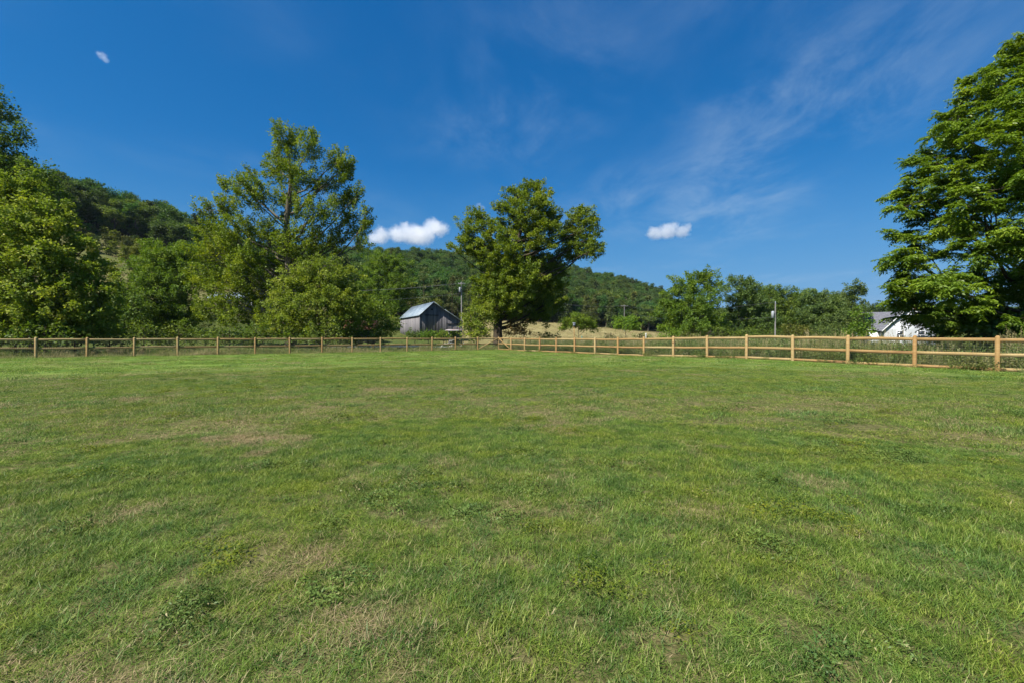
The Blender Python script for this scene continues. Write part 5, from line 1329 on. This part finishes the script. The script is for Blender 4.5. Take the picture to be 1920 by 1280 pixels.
# inside foot of the fences: a few uncut tufts
strip(0, 46, .06, .26, 10.0, .42, [4, 4, 2, 0], 1, .2)
strip(0, 46, .06, .26, 8.0, .38, [4, 4, 0], 2, .3)
wd_ = instancer('tall_weeds', np.concatenate(P_), np.concatenate(Ro), np.concatenate(Sc), np.concatenate(Ix), wm, {'dry': np.concatenate(Dr)})
tag(wd_, 'tangle of tall grass and leafy weeds outside the fences', None, None, 'stuff')
# meadow and hay grasses farther off
n = 9000; r_ = np.sqrt(RNG.uniform(58 ** 2, 205 ** 2, n)); ph = RNG.uniform(-.85, .85, n); x, y = r_ * np.sin(ph), r_ * np.cos(ph); u = 960 + F * np.tan(ph)
k = (r_ < np.interp(ph, PH, forest_edge(PH)) - 1) & ~((np.abs(x + 14) < 12) & (np.abs(y - 60) < 7)); x, y, u, r_ = x[k], y[k], u[k], r_[k]; n = len(x)
hay = ((u > 830) & (u < 1240) & (r_ > 78)) | ((u < 640) & (r_ > 115))
s_ = RNG.uniform(1.0, 1.8, n) * np.where(r_ > 100, 1.5, 1.0)
hg = instancer('meadow_grass', np.stack([x, y, height(x, y) - .02], -1), np.stack([x * 0, x * 0, RNG.uniform(0, 6.28, n)], -1), np.stack([s_, s_, s_ * np.where(hay, .20, .40)], -1), RNG.choice([0, 1, 4, 4], n), wm, {'dry': np.where(hay, .85, .15)})
tag(hg, 'rough meadow and tan hay grass on the rising ground', None, None, 'stuff')

# ------------------------------------------------------------------ clouds
def cloud(name, label, Y, lobes, seed, dens):
    """cumulus: a closed box of air whose density is a heap of soft balls broken up by noise"""
    L = [(at(u, y, Y) + np.array([0, dz, 0]), r * Y / F) for u, y, r, dz in lobes]
    lo = np.min([c - r * 1.25 for c, r in L], 0); hi = np.max([c + r * 1.25 for c, r in L], 0); ctr = (lo + hi) / 2
    m, nt, out = newmat(name + '_vapour')
    tcn = nt.nodes.new('ShaderNodeTexCoord'); P = tcn.outputs['Object']; K = L[0][1]
    n1 = noise(nt, P, 1.5 / K, 8, .68, 1)
    Pw = vmath(nt, 'ADD', P, vmath(nt, 'MULTIPLY', vmath(nt, 'SUBTRACT', n1, (.5, .5, .5)), (K * 1.5, K * 1.5, K * 1.25)))
    f = None
    for c, r in L:
        d_ = vmath(nt, 'LENGTH', vmath(nt, 'MULTIPLY', vmath(nt, 'SUBTRACT', Pw, tuple(c - ctr)), (1 / r, 1 / r, 1 / (r * .85))), out=1)
        v = math_n(nt, 'SUBTRACT', 1.0, d_)
        f = v if f is None else math_n(nt, 'MAXIMUM', f, v)
    pv = nt.nodes.new('ShaderNodeVolumePrincipled'); pv.inputs['Color'].default_value = (1, 1, 1, 1); pv.inputs['Anisotropy'].default_value = .3
    nt.links.new(math_n(nt, 'MULTIPLY', smooth(nt, f, -.03, .5), dens), pv.inputs['Density'])
    nt.links.new(pv.outputs[0], out.inputs['Volume']); m.cycles.volume_step_rate = .3
    b = MB(); b.box((0, 0, 0), tuple(hi - lo)); o = b.obj(name, m); o.location = ctr; tag(o, label, 'cloud', 'small white clouds')
    return o
cloud('cumulus_cloud', 'white puffy cloud low above the ridge between two big trees', 3200, [(775, 440, 26, 0), (812, 425, 22, 20), (826, 432, 18, -30), (745, 440, 22, 10), (715, 443, 20, 0), (795, 445, 24, -40), (700, 446, 14, 30), (758, 428, 14, 0)], 1, .014)
cloud('cumulus_cloud', 'isolated white puffy cloud in clear sky right of the centre tree', 3200, [(1252, 434, 20, 0), (1232, 437, 18, 20), (1278, 436, 16, 0), (1290, 428, 11, 10), (1220, 438, 11, 0), (1262, 427, 12, -20)], 2, .013)
cloud('wispy_cloud', 'tiny faint cloud high at the upper left of the sky', 3600, [(196, 108, 9, 0), (203, 116, 7, 0), (189, 103, 5, 0)], 3, .006)
cloud('wispy_cloud', 'small faint cloud beside the top left lobe of the centre tree', 3600, [(898, 387, 8, 0), (906, 391, 6, 0)], 4, .005)

# ------------------------------------------------------------------ haze
m_haze, nt, out = newmat('haze_air')
pv = nt.nodes.new('ShaderNodeVolumePrincipled'); pv.inputs['Color'].default_value = (.60, .80, 1, 1); pv.inputs['Density'].default_value = .00005
nt.links.new(pv.outputs[0], out.inputs['Volume'])
b = MB(); b.box((0, 150, 42), (1150, 1150, 120))
HAZE = True
if HAZE:
    tag(b.obj('haze', m_haze), 'thin summer haze over the valley', None, None, 'stuff')
